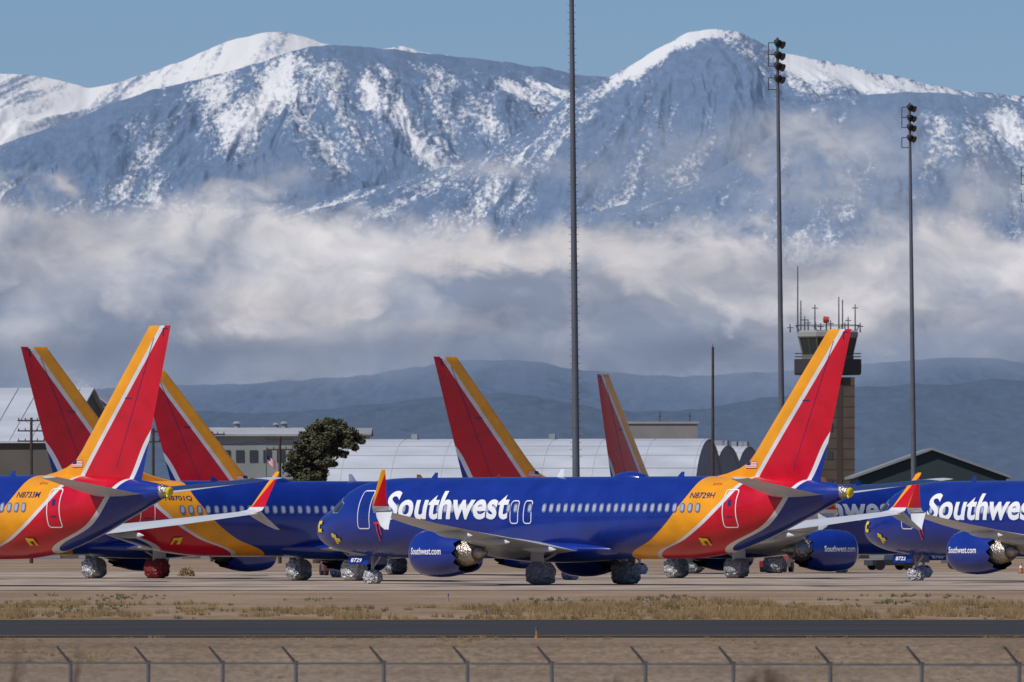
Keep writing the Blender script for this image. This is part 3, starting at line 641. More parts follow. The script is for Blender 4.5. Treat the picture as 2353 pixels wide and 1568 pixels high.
strip('taxiway_edge_line', 300.0, 301.2, .03, M_line)
strip('taxiway_centre_line', 287, 287.4, .03, mat('faded_line', (.09, .08, .06), .85, var=.4, scale=1))
strip('parking_apron', 455, 660, .02, mat('old_concrete_apron', (.34, .27, .205), .95, var=.28, scale=.35, stretch=(1, .2, 1)))

def blades(n, posf, hgt, wid, per, name, m, seed, lean=.5, rad=.12, **kw):
    rnd = random.Random(seed); V = []; Fc = []
    for i in range(n):
        p = posf(rnd)
        if p is None: continue
        x, y, z, sc = p
        for k in range(per):
            a = rnd.uniform(0, 6.283); r = rnd.uniform(0, rad)*sc; h = hgt*sc*rnd.uniform(.4, 1.1); w = wid*rnd.uniform(.6, 1.3)
            bx, by = x+math.cos(a)*r, y+math.sin(a)*r; lx = math.cos(a)*h*lean*rnd.random()+rnd.uniform(-.2, .2)*h; j = len(V)
            V += [(bx-w, by, z-.01), (bx+w, by, z-.01), (bx+lx, by+math.sin(a)*h*.3, z+h)]; Fc.append((j, j+1, j+2))
    me = bpy.data.meshes.new(name); me.from_pydata(V, [], Fc); me.materials.append(m); me.update(); return link(name, me, None, **kw)
M_dry = mat('dry_grass', (.27, .185, .085), .9, var=.5, scale=.6); M_grn = mat('green_weeds', (.12, .11, .045), .9, var=.4, scale=1)
def pos_dry(r):
    y = r.uniform(304, 375)**1.0; x = r.uniform(-24, 24)
    d = mn.noise(Vector((x/5, y/22, 0)))+.6*mn.noise(Vector((x/1.4, y/6, 3)))+.25*smooth01((x+9)/10)-.004*(y-304)
    if d < .14: return None
    return x, y, 0, r.uniform(.4, 1.35)*(.55+d)
blades(11000, pos_dry, .24, .015, 13, 'dry_grass', M_dry, 3, kind='stuff', label='dry tan grass growing along the far edge of the taxiway', category='grass')
def pos_g(r):
    y = r.uniform(304, 420); x = r.uniform(-24, 24)
    if mn.noise(Vector((x/4, y/25, 8)))+.3*smooth01((-x-8)/8) < .27: return None
    return x, y, 0, r.uniform(.4, .9)
blades(2500, pos_g, .2, .016, 10, 'green_weeds', M_grn, 4, kind='stuff', label='low greenish weeds scattered in the gravel beyond the taxiway', category='weeds')
def pos_s(r):
    y = r.uniform(236, 251); x = r.uniform(-14, 14)
    if mn.noise(Vector((x/2.2, y/3, 18))) < .2: return None
    return x, y, gz(y), r.uniform(.3, .8)
blades(2600, pos_s, .13, .008, 10, 'bank_grass', M_dry, 5, kind='stuff', label='short dry grass on the gravel bank behind the wire fence', category='grass')

# ------------------------------------------------------------ fence
fr = bpy.data.objects.new('wire_fence', None); COL.objects.link(fr); fr['label'] = 'chain link fence with barbed wire arms along the bottom edge'; fr['category'] = 'fence'
M_galv = mat('galvanised_steel', (.11, .11, .115), .6, .4, var=.2, scale=4)
tops = []; arms = []
for px in (-170, -8, 162, 341, 512, 680, 882, 1074, 1268, 1483, 1685, 1908, 2118, 2342, 2570):
    d = 227.8-27.8*px/2342; X = (px-CX)*d/F; tz = H-(300+5*px/2342)*d/F; t = Vector((X, d, tz))
    mb = MB(); mb.tube((X, d, -2.4), t, .042, n=10); mb.tube(t, t+Vector((0, 0, .05)), .05, n=10)
    po = mb.obj('fence_post', M_galv, fr)
    e = t+Vector((-.30, -.05, .36)); mb = MB(); mb.tube(t, e, .032, .022, n=8); mb.obj('barbed_wire_arm', M_galv, po)
    tops.append(t); arms.append(e)
mb = MB()
for a, b in zip(tops[:-1], tops[1:]): mb.tube(a, b, .021, n=8)
mb.obj('top_rail', M_galv, fr)
for f in (.33, .66, 1.):
    mb = MB()
    for k in range(len(tops)-1):
        a = tops[k].lerp(arms[k], f); b = tops[k+1].lerp(arms[k+1], f); m_ = (a+b)/2-Vector((0, 0, .02))
        mb.tube(a, m_, .0025, n=4, cap=False); mb.tube(m_, b, .0025, n=4, cap=False)
        for q in range(20):
            c = a.lerp(b, (q+.5)/20); mb.tube(c-Vector((.01, 0, .02)), c+Vector((.01, 0, .02)), .002, n=3, cap=False)
    mb.obj('barbed_wire', M_galv, fr)
V = []; Fc = []
Lf = (tops[-1]-tops[0]).length; hh = 1.9; sp = .085
for sgn in (1, -1):
    k = -int(hh/sp)-1
    while k*sp < Lf+hh:
        s0 = k*sp; s1 = s0+sgn*hh
        a0, a1 = max(0, min(s0, s1)), min(Lf, max(s0, s1))
        if a1 > a0:
            def P_(s):
                t = s/Lf; base = tops[0].lerp(tops[-1], t); dn = abs(s-s0); return Vector((base.x, base.y, base.z-dn))
            q0, q1 = P_(a0), P_(a1); j = len(V); w = .0022; dd = Vector((w, 0, w))
            V += [q0-dd, q0+dd, q1+dd, q1-dd]; Fc.append((j, j+1, j+2, j+3))
        k += 1
me = bpy.data.meshes.new('chain_link_mesh'); me.from_pydata([tuple(v) for v in V], [], Fc); me.materials.append(M_galv); link('chain_link_mesh', me, fr)

M_weed = mat('dead_weed', (.10, .065, .045), .9)
for (px, py, d, h, lb) in ((38, 1465, 75, 1.0, 'blurred dry weed stalk at the bottom left corner'), (180, 1470, 78, 1.0, 'single blurred weed stalk right of the corner one, at the bottom left'), ):
    t = W(px, py, d); mb = MB()
    for k in range(3 if px < 100 else 2):
        b = Vector((t.x-.06-.03*k, d+.1*k, .98)); e = t+Vector((.03*k, 0, -.09*k)); m_ = b.lerp(e, .5)+Vector((-.012, 0, 0)); mb.tube(b, m_, .012, .01, n=6); mb.tube(m_, e, .01, .004, n=6)
    o = mb.obj('weed_stalk', M_weed); o['label'] = lb; o['category'] = 'weed'
for j, (px, py, d, wd, lb) in enumerate(((1415, 1545, 82, .3, 'blurred brown weed clump at the bottom edge left of the other'), (1765, 1528, 82, .24, 'blurred taller brown weed clump at the bottom edge, right one'))):
    t = W(px, py, d); rnd = random.Random(j); mb = MB()
    for k in range(120):
        a = rnd.uniform(-1, 1); b = Vector((t.x+a*wd*.3, d+rnd.uniform(-.1, .1), .98)); e = Vector((t.x+a*wd, b.y, t.z-abs(a)*.1-rnd.uniform(0, .12))); mb.tube(b, e, .006, .003, n=3, cap=False)
    o = mb.obj('weed_clump', M_weed); o['label'] = lb; o['category'] = 'weed'

M_or = mat('orange_plastic', (.45, .16, .04), .6); M_bl = mat('blue_lens', (.02, .09, .3), .3)
for px, d, lb in ((1030, 385, 'small orange marker on the gravel in front of the nose wheel, farthest of three'), (1117, 306, 'small blue and orange marker at the far edge of the taxiway'), (1233, 250.5, 'blue topped orange marker at the near edge of the taxiway')):
    r = bpy.data.objects.new('taxiway_marker', None); COL.objects.link(r); r.location = ((px-CX)*d/F, d, 0); r['label'] = lb; r['category'] = 'marker'
    mb = MB(); mb.tube((0, 0, 0), (0, 0, .05), .05, .04, 12); mb.tube((0, 0, .05), (0, 0, .2), .026, .024, 10); mb.obj('marker_stem', M_or, r)
    mb = MB(); mb.tube((0, 0, .2), (0, 0, .28), .035, .025, 12); mb.obj('marker_lens', M_bl, r)

# ------------------------------------------------------------ poles
M_pole = mat('weathered_steel_pole', (.10, .11, .13), .6, .2, var=.2, scale=.5); M_brown = mat('creosote_wood', (.055, .035, .03), .85, var=.3, scale=3)
M_lamp = mat('floodlight_housing', (.03, .032, .035), .5)
def flood_pole(pxb, pxt, d, h, r0, r1, label, lights=True, pegs=False):
    X = (pxb-CX)*d/F; r = bpy.data.objects.new('floodlight_pole', None); COL.objects.link(r); r.location = (X, d, 0)
    r['label'] = label; r['category'] = 'light pole'; lean = (pxt-pxb)*d/F
    mb = MB(); n = 14
    for k in range(n): mb.tube((lean*k/n, 0, h*k/n), (lean*(k+1)/n, 0, h*(k+1)/n), r0+(r1-r0)*k/n, r0+(r1-r0)*(k+1)/n-.006, 14)
    mb.obj('pole', M_pole, r)
    if pegs:
        for sgn in (-1, 1):
            mb = MB()
            for k in range(70):
                z = 7+k*.42; rr = r0+(r1-r0)*z/h; x = lean*z/h; mb.tube((x+sgn*rr*.9, 0, z), (x+sgn*(rr+.12), 0, z+.02), .014, n=5)
            mb.obj('climbing_pegs', M_pole, r)
    if lights:
        for lv in (h-.35, h-1.15, h-1.9, h-2.75):
            mb = MB(); x = lean
            if lv != h-1.9:
                for zz in (lv, lv-.8): mb.tube((x-.6, 0, zz), (x+.1, 0, zz), .03, n=6)
                mb.tube((x-.6, 0, lv-.8), (x-.6, 0, lv), .025, n=6); mb.tube((x-.6, .5, lv-.8), (x-.6, .5, lv), .025, n=6); mb.tube((x-.6, 0, lv-.8), (x-.6, .5, lv-.8), .025, n=6)
            mb.tube((x, 0, lv-.4), (x+.35, 0, lv-.15), .035, n=6)
            mb.obj('lamp_bracket', M_lamp, r)
            for q in (0, 1):
                xx = x+(.28 if q == 0 else -.02); zz = lv-.12+(.12 if q else 0)
                mb = MB(); c = Vector((xx, -.15-.25*q, zz)); dr = Vector((.75 if q == 0 else .5, -.5, -.38)).normalized(); u = dr.orthogonal().normalized(); w = dr.cross(u)
                rings = []
                for s_, a_ in ((-.22, .12), (-.1, .2), (.12, .27), (.16, .28)): rings.append([c+dr*s_+u*a_*math.cos(t)+w*a_*math.sin(t) for t in [k*math.pi/6 for k in range(12)]])
                mb.loft(rings); mb.obj('floodlight', M_lamp, r)
    return r
flood_pole(1326, 1311, 600, 40.5, .235, .12, 'thickest bare pole rising out of the top of the photo behind the centre airliner', True, True)
flood_pole(1800, 1786, 700, 36.4, .25, .1, 'tall floodlight pole with four lamp tiers left of the control tower')
flood_pole(2102, 2090, 811, 36.6, .25, .1, 'smaller floodlight pole with lamps right of the control tower')
flood_pole(2368, 2362, 941, 36.5, .25, .1, 'floodlight pole at the right edge, only its lamps peeking in')
t = W(1638, 798, 900); mb = MB(); mb.tube((0, 0, 0), (0, 0, t.z), .17, .11, 12); mb.tube((0, 0, t.z), (.0, 0, t.z+.25), .03, n=6)
o = mb.obj('wooden_mast', M_brown); o.location = ((1638-CX)*900/F, 900, 0); o['label'] = 'thin dark brown mast between the thickest pole and the floodlight pole'; o['category'] = 'mast'

def utility(px, py, d, label, arms_):
    t = W(px, py, d); r = bpy.data.objects.new('utility_pole', None); COL.objects.link(r); r.location = (t.x, d, 0); r['label'] = label; r['category'] = 'utility pole'; r['group'] = 'wooden utility poles'
    mb = MB(); mb.tube((0, 0, 0), (0, 0, t.z), .16, .11, 10); mb.obj('pole', M_brown, r)
    for k in range(arms_):
        z = t.z-.25-.85*k; mb = MB(); mb.box((-1.15, -.06, z-.06), (1.15, .06, z+.06)); cr = mb.obj('cross_arm', M_brown, r, False)
        for x in (-1.05, -.5, .5, 1.05):
            mb = MB(); mb.tube((x, 0, z+.06), (x, 0, z+.24), .05, .03, 8); mb.obj('insulator', M_brown, cr)
    return t
u1 = utility(72, 960, 850, 'wooden utility pole with cross arms in front of the white roofed hangar at far left', 3)
u2 = utility(352, 985, 850, 'wooden utility pole half hidden behind the leftmost big red tail fin', 2)
u3 = utility(643, 1003, 850, 'wooden utility pole with cross arms left of the dark tree', 2)
u4 = utility(487, 992, 900, 'slim utility pole above the pale industrial building behind the second tail', 1)
mb = MB()
for a, b in ((u1, u2), (u2, u3)):
    for dx in (-1.05, -.5, .5, 1.05):
        pr = None
        for k in range(13):
            f = k/12; p = Vector((a.x+(b.x-a.x)*f+dx, 850, a.z+(b.z-a.z)*f-.05-1.0*4*f*(1-f)))
            if pr: mb.tube(pr, p, .012, n=3, cap=False)
            pr = p
o = mb.obj('power_cables', M_brown); o['label'] = 'thin sagging cables strung between the wooden utility poles'; o['category'] = 'cables'

# ------------------------------------------------------------ buildings
def colmat(name, c, var=.12, sc=.3, stretch=(1, 1, 1)): return mat(name, c, .75, 0, var=var, scale=sc, stretch=stretch)
M_roofw = mat('white_metal_roof', (.40, .43, .48), .85, var=.14, scale=.4, stretch=(.3, 1, 1)); M_seam = mat('roof_seam', (.36, .385, .43), .85)
M_wallg = colmat('grey_wall', (.23, .245, .27)); M_tan = colmat('brown_wall', (.095, .082, .07)); M_darkwin = mat('window_dark', (.04, .05, .06), .2)
def gable(name, label, px0, px1, d, dep, zw, zr, rot, wall, roof, axis='y', doors=3, wins=0, cat='building'):
    x0, x1 = (px0-CX)*d/F, (px1-CX)*d/F; w = (x1-x0)/2; r = bpy.data.objects.new(name, None); COL.objects.link(r); r.location = ((x0+x1)/2, d+dep/2, 0); r.rotation_euler = (0, 0, math.radians(rot))
    r['label'] = label; r['category'] = cat
    h = dep/2; mb = MB()
    if axis == 'y':
        mb.add([(-w,-h,0),(w,-h,0),(w,h,0),(-w,h,0),(-w,-h,zw),(w,-h,zw),(w,h,zw),(-w,h,zw),(0,-h,zr),(0,h,zr)], [(0,1,5,8,4),(2,3,7,9,6),(1,2,6,5),(3,0,4,7)])
        mb.obj('wall', wall, r, False)
        mb = MB(); e = .5
        for s in (-1, 1):
            sl = (zr-zw)/w; mb.loft([[(0,-h-e,zr+.02),(s*(w+e),-h-e,zw-e*sl+.02),(s*(w+e),-h-e,zw-e*sl+.25),(0,-h-e,zr+.25)], [(0,h+e,zr+.02),(s*(w+e),h+e,zw-e*sl+.02),(s*(w+e),h+e,zw-e*sl+.25),(0,h+e,zr+.25)]])
        ro = mb.obj('roof', roof, r, False)
    else:
        mb.add([(-w,-h,0),(w,-h,0),(w,h,0),(-w,h,0),(-w,-h,zw),(w,-h,zw),(w,h,zw),(-w,h,zw),(-w,0,zr),(w,0,zr)], [(0,1,5,4),(1,2,6,9,5),(2,3,7,6),(3,0,4,8,7)])
        mb.obj('wall', wall, r, False)
        mb = MB(); e = .5
        for s in (-1, 1):
            sl = (zr-zw)/h; mb.loft([[(-w-e,0,zr+.02),(-w-e,s*(h+e),zw-e*sl+.02),(-w-e,s*(h+e),zw-e*sl+.25),(-w-e,0,zr+.25)], [(w+e,0,zr+.02),(w+e,s*(h+e),zw-e*sl+.02),(w+e,s*(h+e),zw-e*sl+.25),(w+e,0,zr+.25)]])
        ro = mb.obj('roof', roof, r, False)
        nv = max(2, int(w/4))
        for k in range(nv):
            x = -w+(k+.5)*2*w/nv; mb = MB(); mb.tube((x, 0, zr), (x, 0, zr+.7), .3, n=10); mb.tube((x, 0, zr+.7), (x, 0, zr+.95), .55, .3, 10); mb.obj('roof_vent', M_wallg, ro)
        mb = MB(); k = -w+.8
        while k < w:
            sl = (zr-zw)/h; mb.loft([[(k-.03,-.2,zr+.255),(k+.03,-.2,zr+.255),(k+.03,-.2,zr+.29),(k-.03,-.2,zr+.29)], [(k-.03,-h-.4,zw+.1),(k+.03,-h-.4,zw+.1),(k+.03,-h-.4,zw+.15),(k-.03,-h-.4,zw+.15)]]); k += 2.4
        mb.obj('roof_seams', M_seam, ro, False)
    for k in range(doors):
        x = -w+(k+.5)*2*w/doors; ww = w/doors*.7; mb = MB(); mb.box((x-ww, -h-.08, .02), (x+ww, -h-.005, zw*.62)); mb.obj('door', M_wallg if wall is not M_wallg else M_tan, r, False)
    for k in range(wins):
        x = -w+(k+.5)*2*w/wins; ww = w/wins*.6; mb = MB(); mb.box((x-ww, -h-.07, zw*.78), (x+ww, -h-.006, zw*.88)); mb.obj('window', M_darkwin, r, False)
    return r
Zp = lambda py, d: H+(HY-py)*d/F
gable('hangar', 'large white roofed hangar behind the leftmost tail fins', -330, 200, 1150, 30, Zp(1015, 1150), Zp(897, 1165), -10, M_tan, M_roofw, 'x', 4)
gable('hangar', 'grey gable ended hangar between the two left tail fins', 150, 258, 1210, 30, Zp(940, 1210), Zp(897, 1210), 0, M_wallg, M_roofw, 'y', 1)
gable('industrial_building', 'pale beige green building with a strip of windows behind the second tail fin', 485, 705, 1150, 18, Zp(1002, 1150), Zp(988, 1159), 6, colmat('pale_green_wall', (.27, .295, .285)), colmat('pale_roof', (.36, .38, .4)), 'x', 3, 7)
gable('industrial_building', 'low grey roofed building behind the dark tree', 560, 845, 1400, 20, Zp(1000, 1400), Zp(988, 1410), 0, colmat('cream_wall', (.36, .35, .33)), colmat('grey_roof', (.27, .28, .30)), 'x', 3, 6)
r = bpy.data.objects.new('control_building', None); COL.objects.link(r); d = 1700; x0, x1 = (1437-CX)*d/F, (1603-CX)*d/F; r.location = ((x0+x1)/2, d, 0)
r['label'] = 'plain grey box building rising above the arched hangar roof'; r['category'] = 'building'; w = (x1-x0)/2; zt = Zp(974, d)
mb = MB(); mb.box((-w, 0, 0), (w, 14, zt)); mb.obj('wall', colmat('grey_block_wall', (.22, .215, .21)), r, False)
mb = MB(); mb.box((-w-.2, -.2, zt), (w+.2, 14.2, zt+.35)); ro = mb.obj('roof', colmat('block_parapet', (.3, .3, .29)), r, False)
for x in (-.2, w-1.2): mb = MB(); mb.tube((x, 5, zt), (x, 5, zt+2.0), .07, n=6); mb.tube((x-.3, 5, zt+1.3), (x+.3, 5, zt+1.3), .05, n=6); mb.obj('roof_antenna', M_lamp, ro)
M_dgrey = colmat('door_grey', (.2, .215, .24))
def vault(px0, px1, d, pyt, rot, R, label):
    xc = ((px0+px1)/2-CX)*d/F; Lh = (((px1-px0)*d/F)/2-R*math.sin(math.radians(abs(rot))))/math.cos(math.radians(rot)); r = bpy.data.objects.new('arched_hangar', None); COL.objects.link(r)
    r.location = (xc, d+R, 0); r.rotation_euler = (0, 0, math.radians(rot)); r['label'] = label; r['category'] = 'hangar'; r['group'] = 'arched hangars'
    Hh = Zp(pyt, d+R); n = 30
    def arc(x, k=1., n=n): return [(x, -R*k*math.cos(math.pi*i/n), Hh*k*math.sin(math.pi*i/n)**.75) for i in range(n+1)]
    mb = MB(); V = []; Fc = []
    for x in (-Lh, Lh): V += arc(x)
    for i in range(n): Fc.append((i, i+1, n+1+i+1, n+1+i))
    mb.add(V, Fc); ro = mb.obj('roof', M_roofw, r)
    for s in (-1, 1):
        mb = MB(); mb.add(arc(s*(Lh-.3), .995), [tuple(range(n+1))]); e = mb.obj('end_wall', M_wallg, r, False)
        mb = MB(); a = [(s*(Lh+.02), p[1], p[2]) for p in arc(0, .62)]; mb.add(a, [tuple(range(n+1))]); mb.obj('hangar_door', M_dgrey, e, False)
    mb = MB()
    for i in range(3, 16, 2):
        a = arc(-Lh, 1.002)[i]; b = arc(Lh, 1.002)[i]; mb.tube(a, b, .045, n=4)
    k = -Lh+2
    while k < Lh:
        A_ = arc(k, 1.001)
        for i in range(2, 16): mb.tube(A_[i], A_[i+1], .03, n=3, cap=False)
        k += 6.5
    mb.obj('roof_seams', M_seam, ro, False)
    for f in (-.6, .15, .55):
        mb = MB(); mb.box((f*Lh-.4, -.4, Hh-.1), (f*Lh+.4, .4, Hh+.7)); mb.obj('roof_vent', M_wallg, ro, False)
vault(737, 1676, 1300, 1010, -10, 13.5, 'long white arched hangar stretching across the middle behind the tails')
vault(1600, 1722, 1420, 1024, -20, 8, 'short arched hangar whose rounded end shows right of the long white one')
vault(1640, 1768, 1500, 1026, -20, 8, 'arched hangar just left of the centre airliner tail, rightmost rounded end')
gable('green_barn', 'dark green gable roofed building at the right beside the control tower', 1972, 2312, 1000, 25, Zp(1096, 1000), Zp(1035, 1000), 0, colmat('dark_green_wall', (.015, .032, .038)), colmat('pale_roof_edge', (.2, .22, .24)), 'y', 2)
gable('warehouse', 'low grey warehouse behind the right airliners', 1750, 2700, 1600, 20, Zp(1170, 1600), Zp(1155, 1610), 0, M_tan, colmat('warehouse_roof', (.3, .31, .33)), 'x', 6)
gable('warehouse', 'low brown warehouse seen beneath the left airliners', -400, 720, 1000, 20, Zp(1180, 1000), Zp(1165, 1010), 0, M_tan, colmat('warehouse_roof_b', (.26, .26, .27)), 'x', 8)

# ------------------------------------------------------------ control tower
d = 1470; s_ = F/d; r = bpy.data.objects.new('control_tower', None); COL.objects.link(r); tx = (1902-CX)*d/F; r.location = (tx, d, 0)
r['label'] = 'brown airport control tower with glazed cab and antennas behind the centre tail'; r['category'] = 'tower'
def ngon(rad, z, n=8, ph=math.pi/8): return [(rad*math.cos(2*math.pi*i/n+ph), rad*math.sin(2*math.pi*i/n+ph), z) for i in range(n)]
Mt = mat('tower_brown_panel', (.082, .06, .044), .8, var=.15, scale=.6)
mb = MB(); sq = 3.75; mb.box((-sq, -sq, 0), (sq, sq, Zp(868, d))); sh = mb.obj('shaft', Mt, r, False)
mb = MB(); z = 1.
while z < Zp(870, d): mb.box((-sq-.03, -sq-.03, z), (sq+.03, sq+.03, z+.1)); z += 1.5
mb.box((1.2, -sq-.06, 0), (2.0, -sq-.005, Zp(872, d))); mb.obj('panel_joints', mat('tower_joint', (.045, .035, .028), .8), sh, False)
for k in range(5):
    mb = MB(); mb.box((-.2, -sq-.07, 5+k*4), (.6, -sq-.006, 6.2+k*4)); mb.obj('window', M_darkwin, r, False)
mb = MB(); mb.loft([ngon(5.0, Zp(862, d)), ngon(5.15, Zp(858, d)), ngon(5.15, Zp(826, d)), ngon(4.9, Zp(826, d))]); mb.obj('balcony', mat('balcony_dark', (.03, .027, .027), .6), r, False)
mb = MB()
for zz in (Zp(820, d), Zp(813, d)):
    P_ = ngon(5.1, zz)
    for i in range(8): mb.tube(P_[i], P_[(i+1) % 8], .04, n=5)
mb.obj('balcony_rail', M_lamp, r)
mb = MB(); mb.loft([ngon(3.6, Zp(826, d)), ngon(3.7, Zp(822, d)), ngon(4.35, Zp(778, d)), ngon(4.45, Zp(776, d))]); cab = mb.obj('cab_glazing', mat('cab_glass', (.025, .035, .035), .25), r, False)
mb = MB(); a, b = ngon(3.7, Zp(824, d)), ngon(4.42, Zp(777, d))
for i in range(8): mb.tube(a[i], b[i], .1, n=6); mb.tube(Vector(a[i]).lerp(Vector(a[(i+1) % 8]), .5), Vector(b[i]).lerp(Vector(b[(i+1) % 8]), .5), .06, n=6)
mb.obj('cab_mullions', mat('mullion', (.13, .125, .11), .5), cab)
mb = MB(); mb.loft([ngon(3.95, Zp(829, d)), ngon(3.95, Zp(816, d))]); mb.obj('cab_sill', mat('sill', (.14, .135, .12), .6), r, False)
mb = MB(); mb.loft([ngon(4.5, Zp(777, d)), ngon(4.65, Zp(774, d)), ngon(4.65, Zp(764, d)), ngon(4.3, Zp(760, d))]); mb.obj('cab_roof', mat('roof_rim_pale', (.27, .27, .26), .6), r, False)
mb = MB(); P_ = ngon(4.9, Zp(748, d)); Q_ = ngon(4.4, Zp(762, d))
for i in range(8): mb.tube(P_[i], P_[(i+1) % 8], .05, n=5); mb.tube(Q_[i], P_[i], .05, n=5)
mb.obj('roof_rail', M_galv, r)
M_ant = mat('antenna_grey', (.08, .085, .09), .6)
for px, py, yy in ((1833, 612, 0), (1841, 690, 2), (1848, 728, -2), (1856, 735, -2), (1873, 700, 1), (1873, 742, -3), (1887, 742, 3), (1910, 735, 3), (1928, 682, 1), (1935, 690, -2), (1943, 740, 3), (1950, 728, 2), (1965, 700, 0), (1977, 742, 1), (1816, 745, 1)):
    x = (px-1902)/s_; mb = MB(); mb.tube((x, yy, Zp(764, d)), (x, yy, Zp(py, d)), .12, .075, n=6)
    if py > 695: mb.tube((x-.45, yy, Zp(py+8, d)), (x+.45, yy, Zp(py+8, d)), .07, n=5)
    mb.obj('antenna', M_ant, r)
mb = MB(); mb.lathe_x([(0, .02), (0, .42), (.8, .5), (.9, .02)], 0, 0, 12, True); o = mb.obj('beacon', mat('beacon_red', (.45, .06, .03), .5), r); o.location = (-.2-19.2+.4, 0, Zp(735, d))
mb = MB(); mb.tube((-.2, 0, Zp(764, d)), (-.2, 0, Zp(742, d)), .12, n=6); mb.obj('beacon_post', M_galv, r)

# ------------------------------------------------------------ tree and flag
def tree(px, d, clumps, label):
    X = (px-CX)*d/F; r = bpy.data.objects.new('pine_tree', None); COL.objects.link(r); r.location = (X, d, 0); r['label'] = label; r['category'] = 'tree'
    mb = MB(); k = d/F; pts = [Vector((-.6, 0, 0)), Vector((-.5, 0, 2.5)), Vector((-.2, .1, 5)), Vector((.2, 0, 8)), Vector((.4, 0, 10.0))]
    for i in range(4): mb.tube(pts[i], pts[i+1], .38-.085*i, .38-.085*(i+1), 10)
    rnd = random.Random(8); V = []; Fc = []
    cc = [(Vector(((cx-px)*k, rnd.uniform(-1.0, 1.0), H+(HY-cy)*k)), rr*k) for cx, cy, rr in clumps]
    for c, rr in cc:
        t = min(pts, key=lambda q: abs(q.z-(c.z-.6))); mb.tube(t, c, .1, .03, 6)
    mb.obj('trunk', M_brown, r)
    for c, rr in cc:
        for q in range(int(1100*rr*rr)+110):
            v = Vector((rnd.gauss(0, 1), rnd.gauss(0, 1), rnd.gauss(0, 1))).normalized()*(rnd.random()**.45)*rr*1.2
            v.z *= .62; v *= 1+.9*mn.noise((c+v)*2.1)
            p = c+v; a = rnd.uniform(0, 6.28); s = rnd.uniform(.07, .16); e = Vector((math.cos(a), rnd.uniform(-1, 1), math.sin(a))).normalized()*s; g = e.orthogonal().normalized()*s*.6
            j = len(V); V += [tuple(p-e), tuple(p+g), tuple(p+e*1.3), tuple(p-g)]; Fc.append((j, j+1, j+2, j+3))
    me = bpy.data.meshes.new('crown'); me.from_pydata(V, [], Fc); me.materials.append(mat('pine_foliage', (.07, .07, .032), .85, var=.6, scale=.9)); link('crown', me, r)
tree(745, 850, [(757, 970, 13), (778, 976, 16), (735, 976, 14), (716, 986, 12), (762, 990, 20), (738, 996, 20), (790, 992, 19), (808, 998, 14), (820, 1006, 13), (832, 1014, 8), (701, 1002, 13), (716, 1012, 19), (745, 1014, 24), (774, 1014, 20), (798, 1020, 15), (814, 1028, 9), (688, 1024, 12), (704, 1034, 19), (732, 1038, 24), (762, 1038, 18), (786, 1044, 12), (674, 1046, 12), (690, 1056, 19), (716, 1064, 24), (744, 1062, 18), (764, 1068, 11), (664, 1074, 12), (682, 1086, 20), (706, 1092, 24), (734, 1090, 20), (692, 1115, 24), (722, 1118, 22)], 'dark green pine tree standing alone left of the arched hangar')
def bush(px, d, rr, label, m):
    X = (px-CX)*d/F
    rnd = random.Random(px); V = []; Fc = []
    for q in range(700):
        v = Vector((rnd.gauss(0, 1), rnd.gauss(0, 1), abs(rnd.gauss(0, 1)))).normalized()*(rnd.random()**.4)*rr; v *= 1+.4*mn.noise(v*3+Vector((px, 0, 0)))
        a = rnd.uniform(0, 6.28); e = Vector((math.cos(a), rnd.uniform(-1, 1), math.sin(a))).normalized()*.06; g = e.orthogonal().normalized()*.03; j = len(V)
        V += [tuple(v-e), tuple(v+g), tuple(v+e), tuple(v-g)]; Fc.append((j, j+1, j+2, j+3))
    me = bpy.data.meshes.new('dry_bush'); me.from_pydata(V, [], Fc); me.materials.append(m); o = link('dry_bush', me); o.location = (X, d, 0); o['label'] = label; o['category'] = 'bush'
bush(430, 600, .5, 'tan tumbleweed bush on the gravel under the left airliner tails', M_dry)
bush(1450, 590, .35, 'small dry bush beyond the wheels of the centre airliner', M_dry)

X = (612-CX)*900/F; r = bpy.data.objects.new('flagpole', None); COL.objects.link(r); r.location = (X, 900, 0); r['label'] = 'pole flying a red and white striped national flag left of the tree'; r['category'] = 'flagpole'
mb = MB(); mb.tube((0, 0, 0), (0, 0, Zp(1035, 900)), .06, .04, 8); mb.obj('pole', M_galv, r)
mb = MB(); z0 = Zp(1078, 900)
def fl(u, v): return (.05+u*.75, .08*math.sin(u*7), z0+(v)*.7+.5-.5*u+.06*math.sin(u*6))
for k in range(9):
    mb.cm = k % 2; quad_patch(mb, fl, 0, 1, k/9, (k+1)/9, 6, 1)
mb.cm = 2; quad_patch(mb, lambda u, v: (fl(u, v)[0], fl(u, v)[1]-.02, fl(u, v)[2]), 0, .42, .45, 1, 3, 2)
mb.obj('flag', [M_redtag, M_white, M_txtblue], r, False)

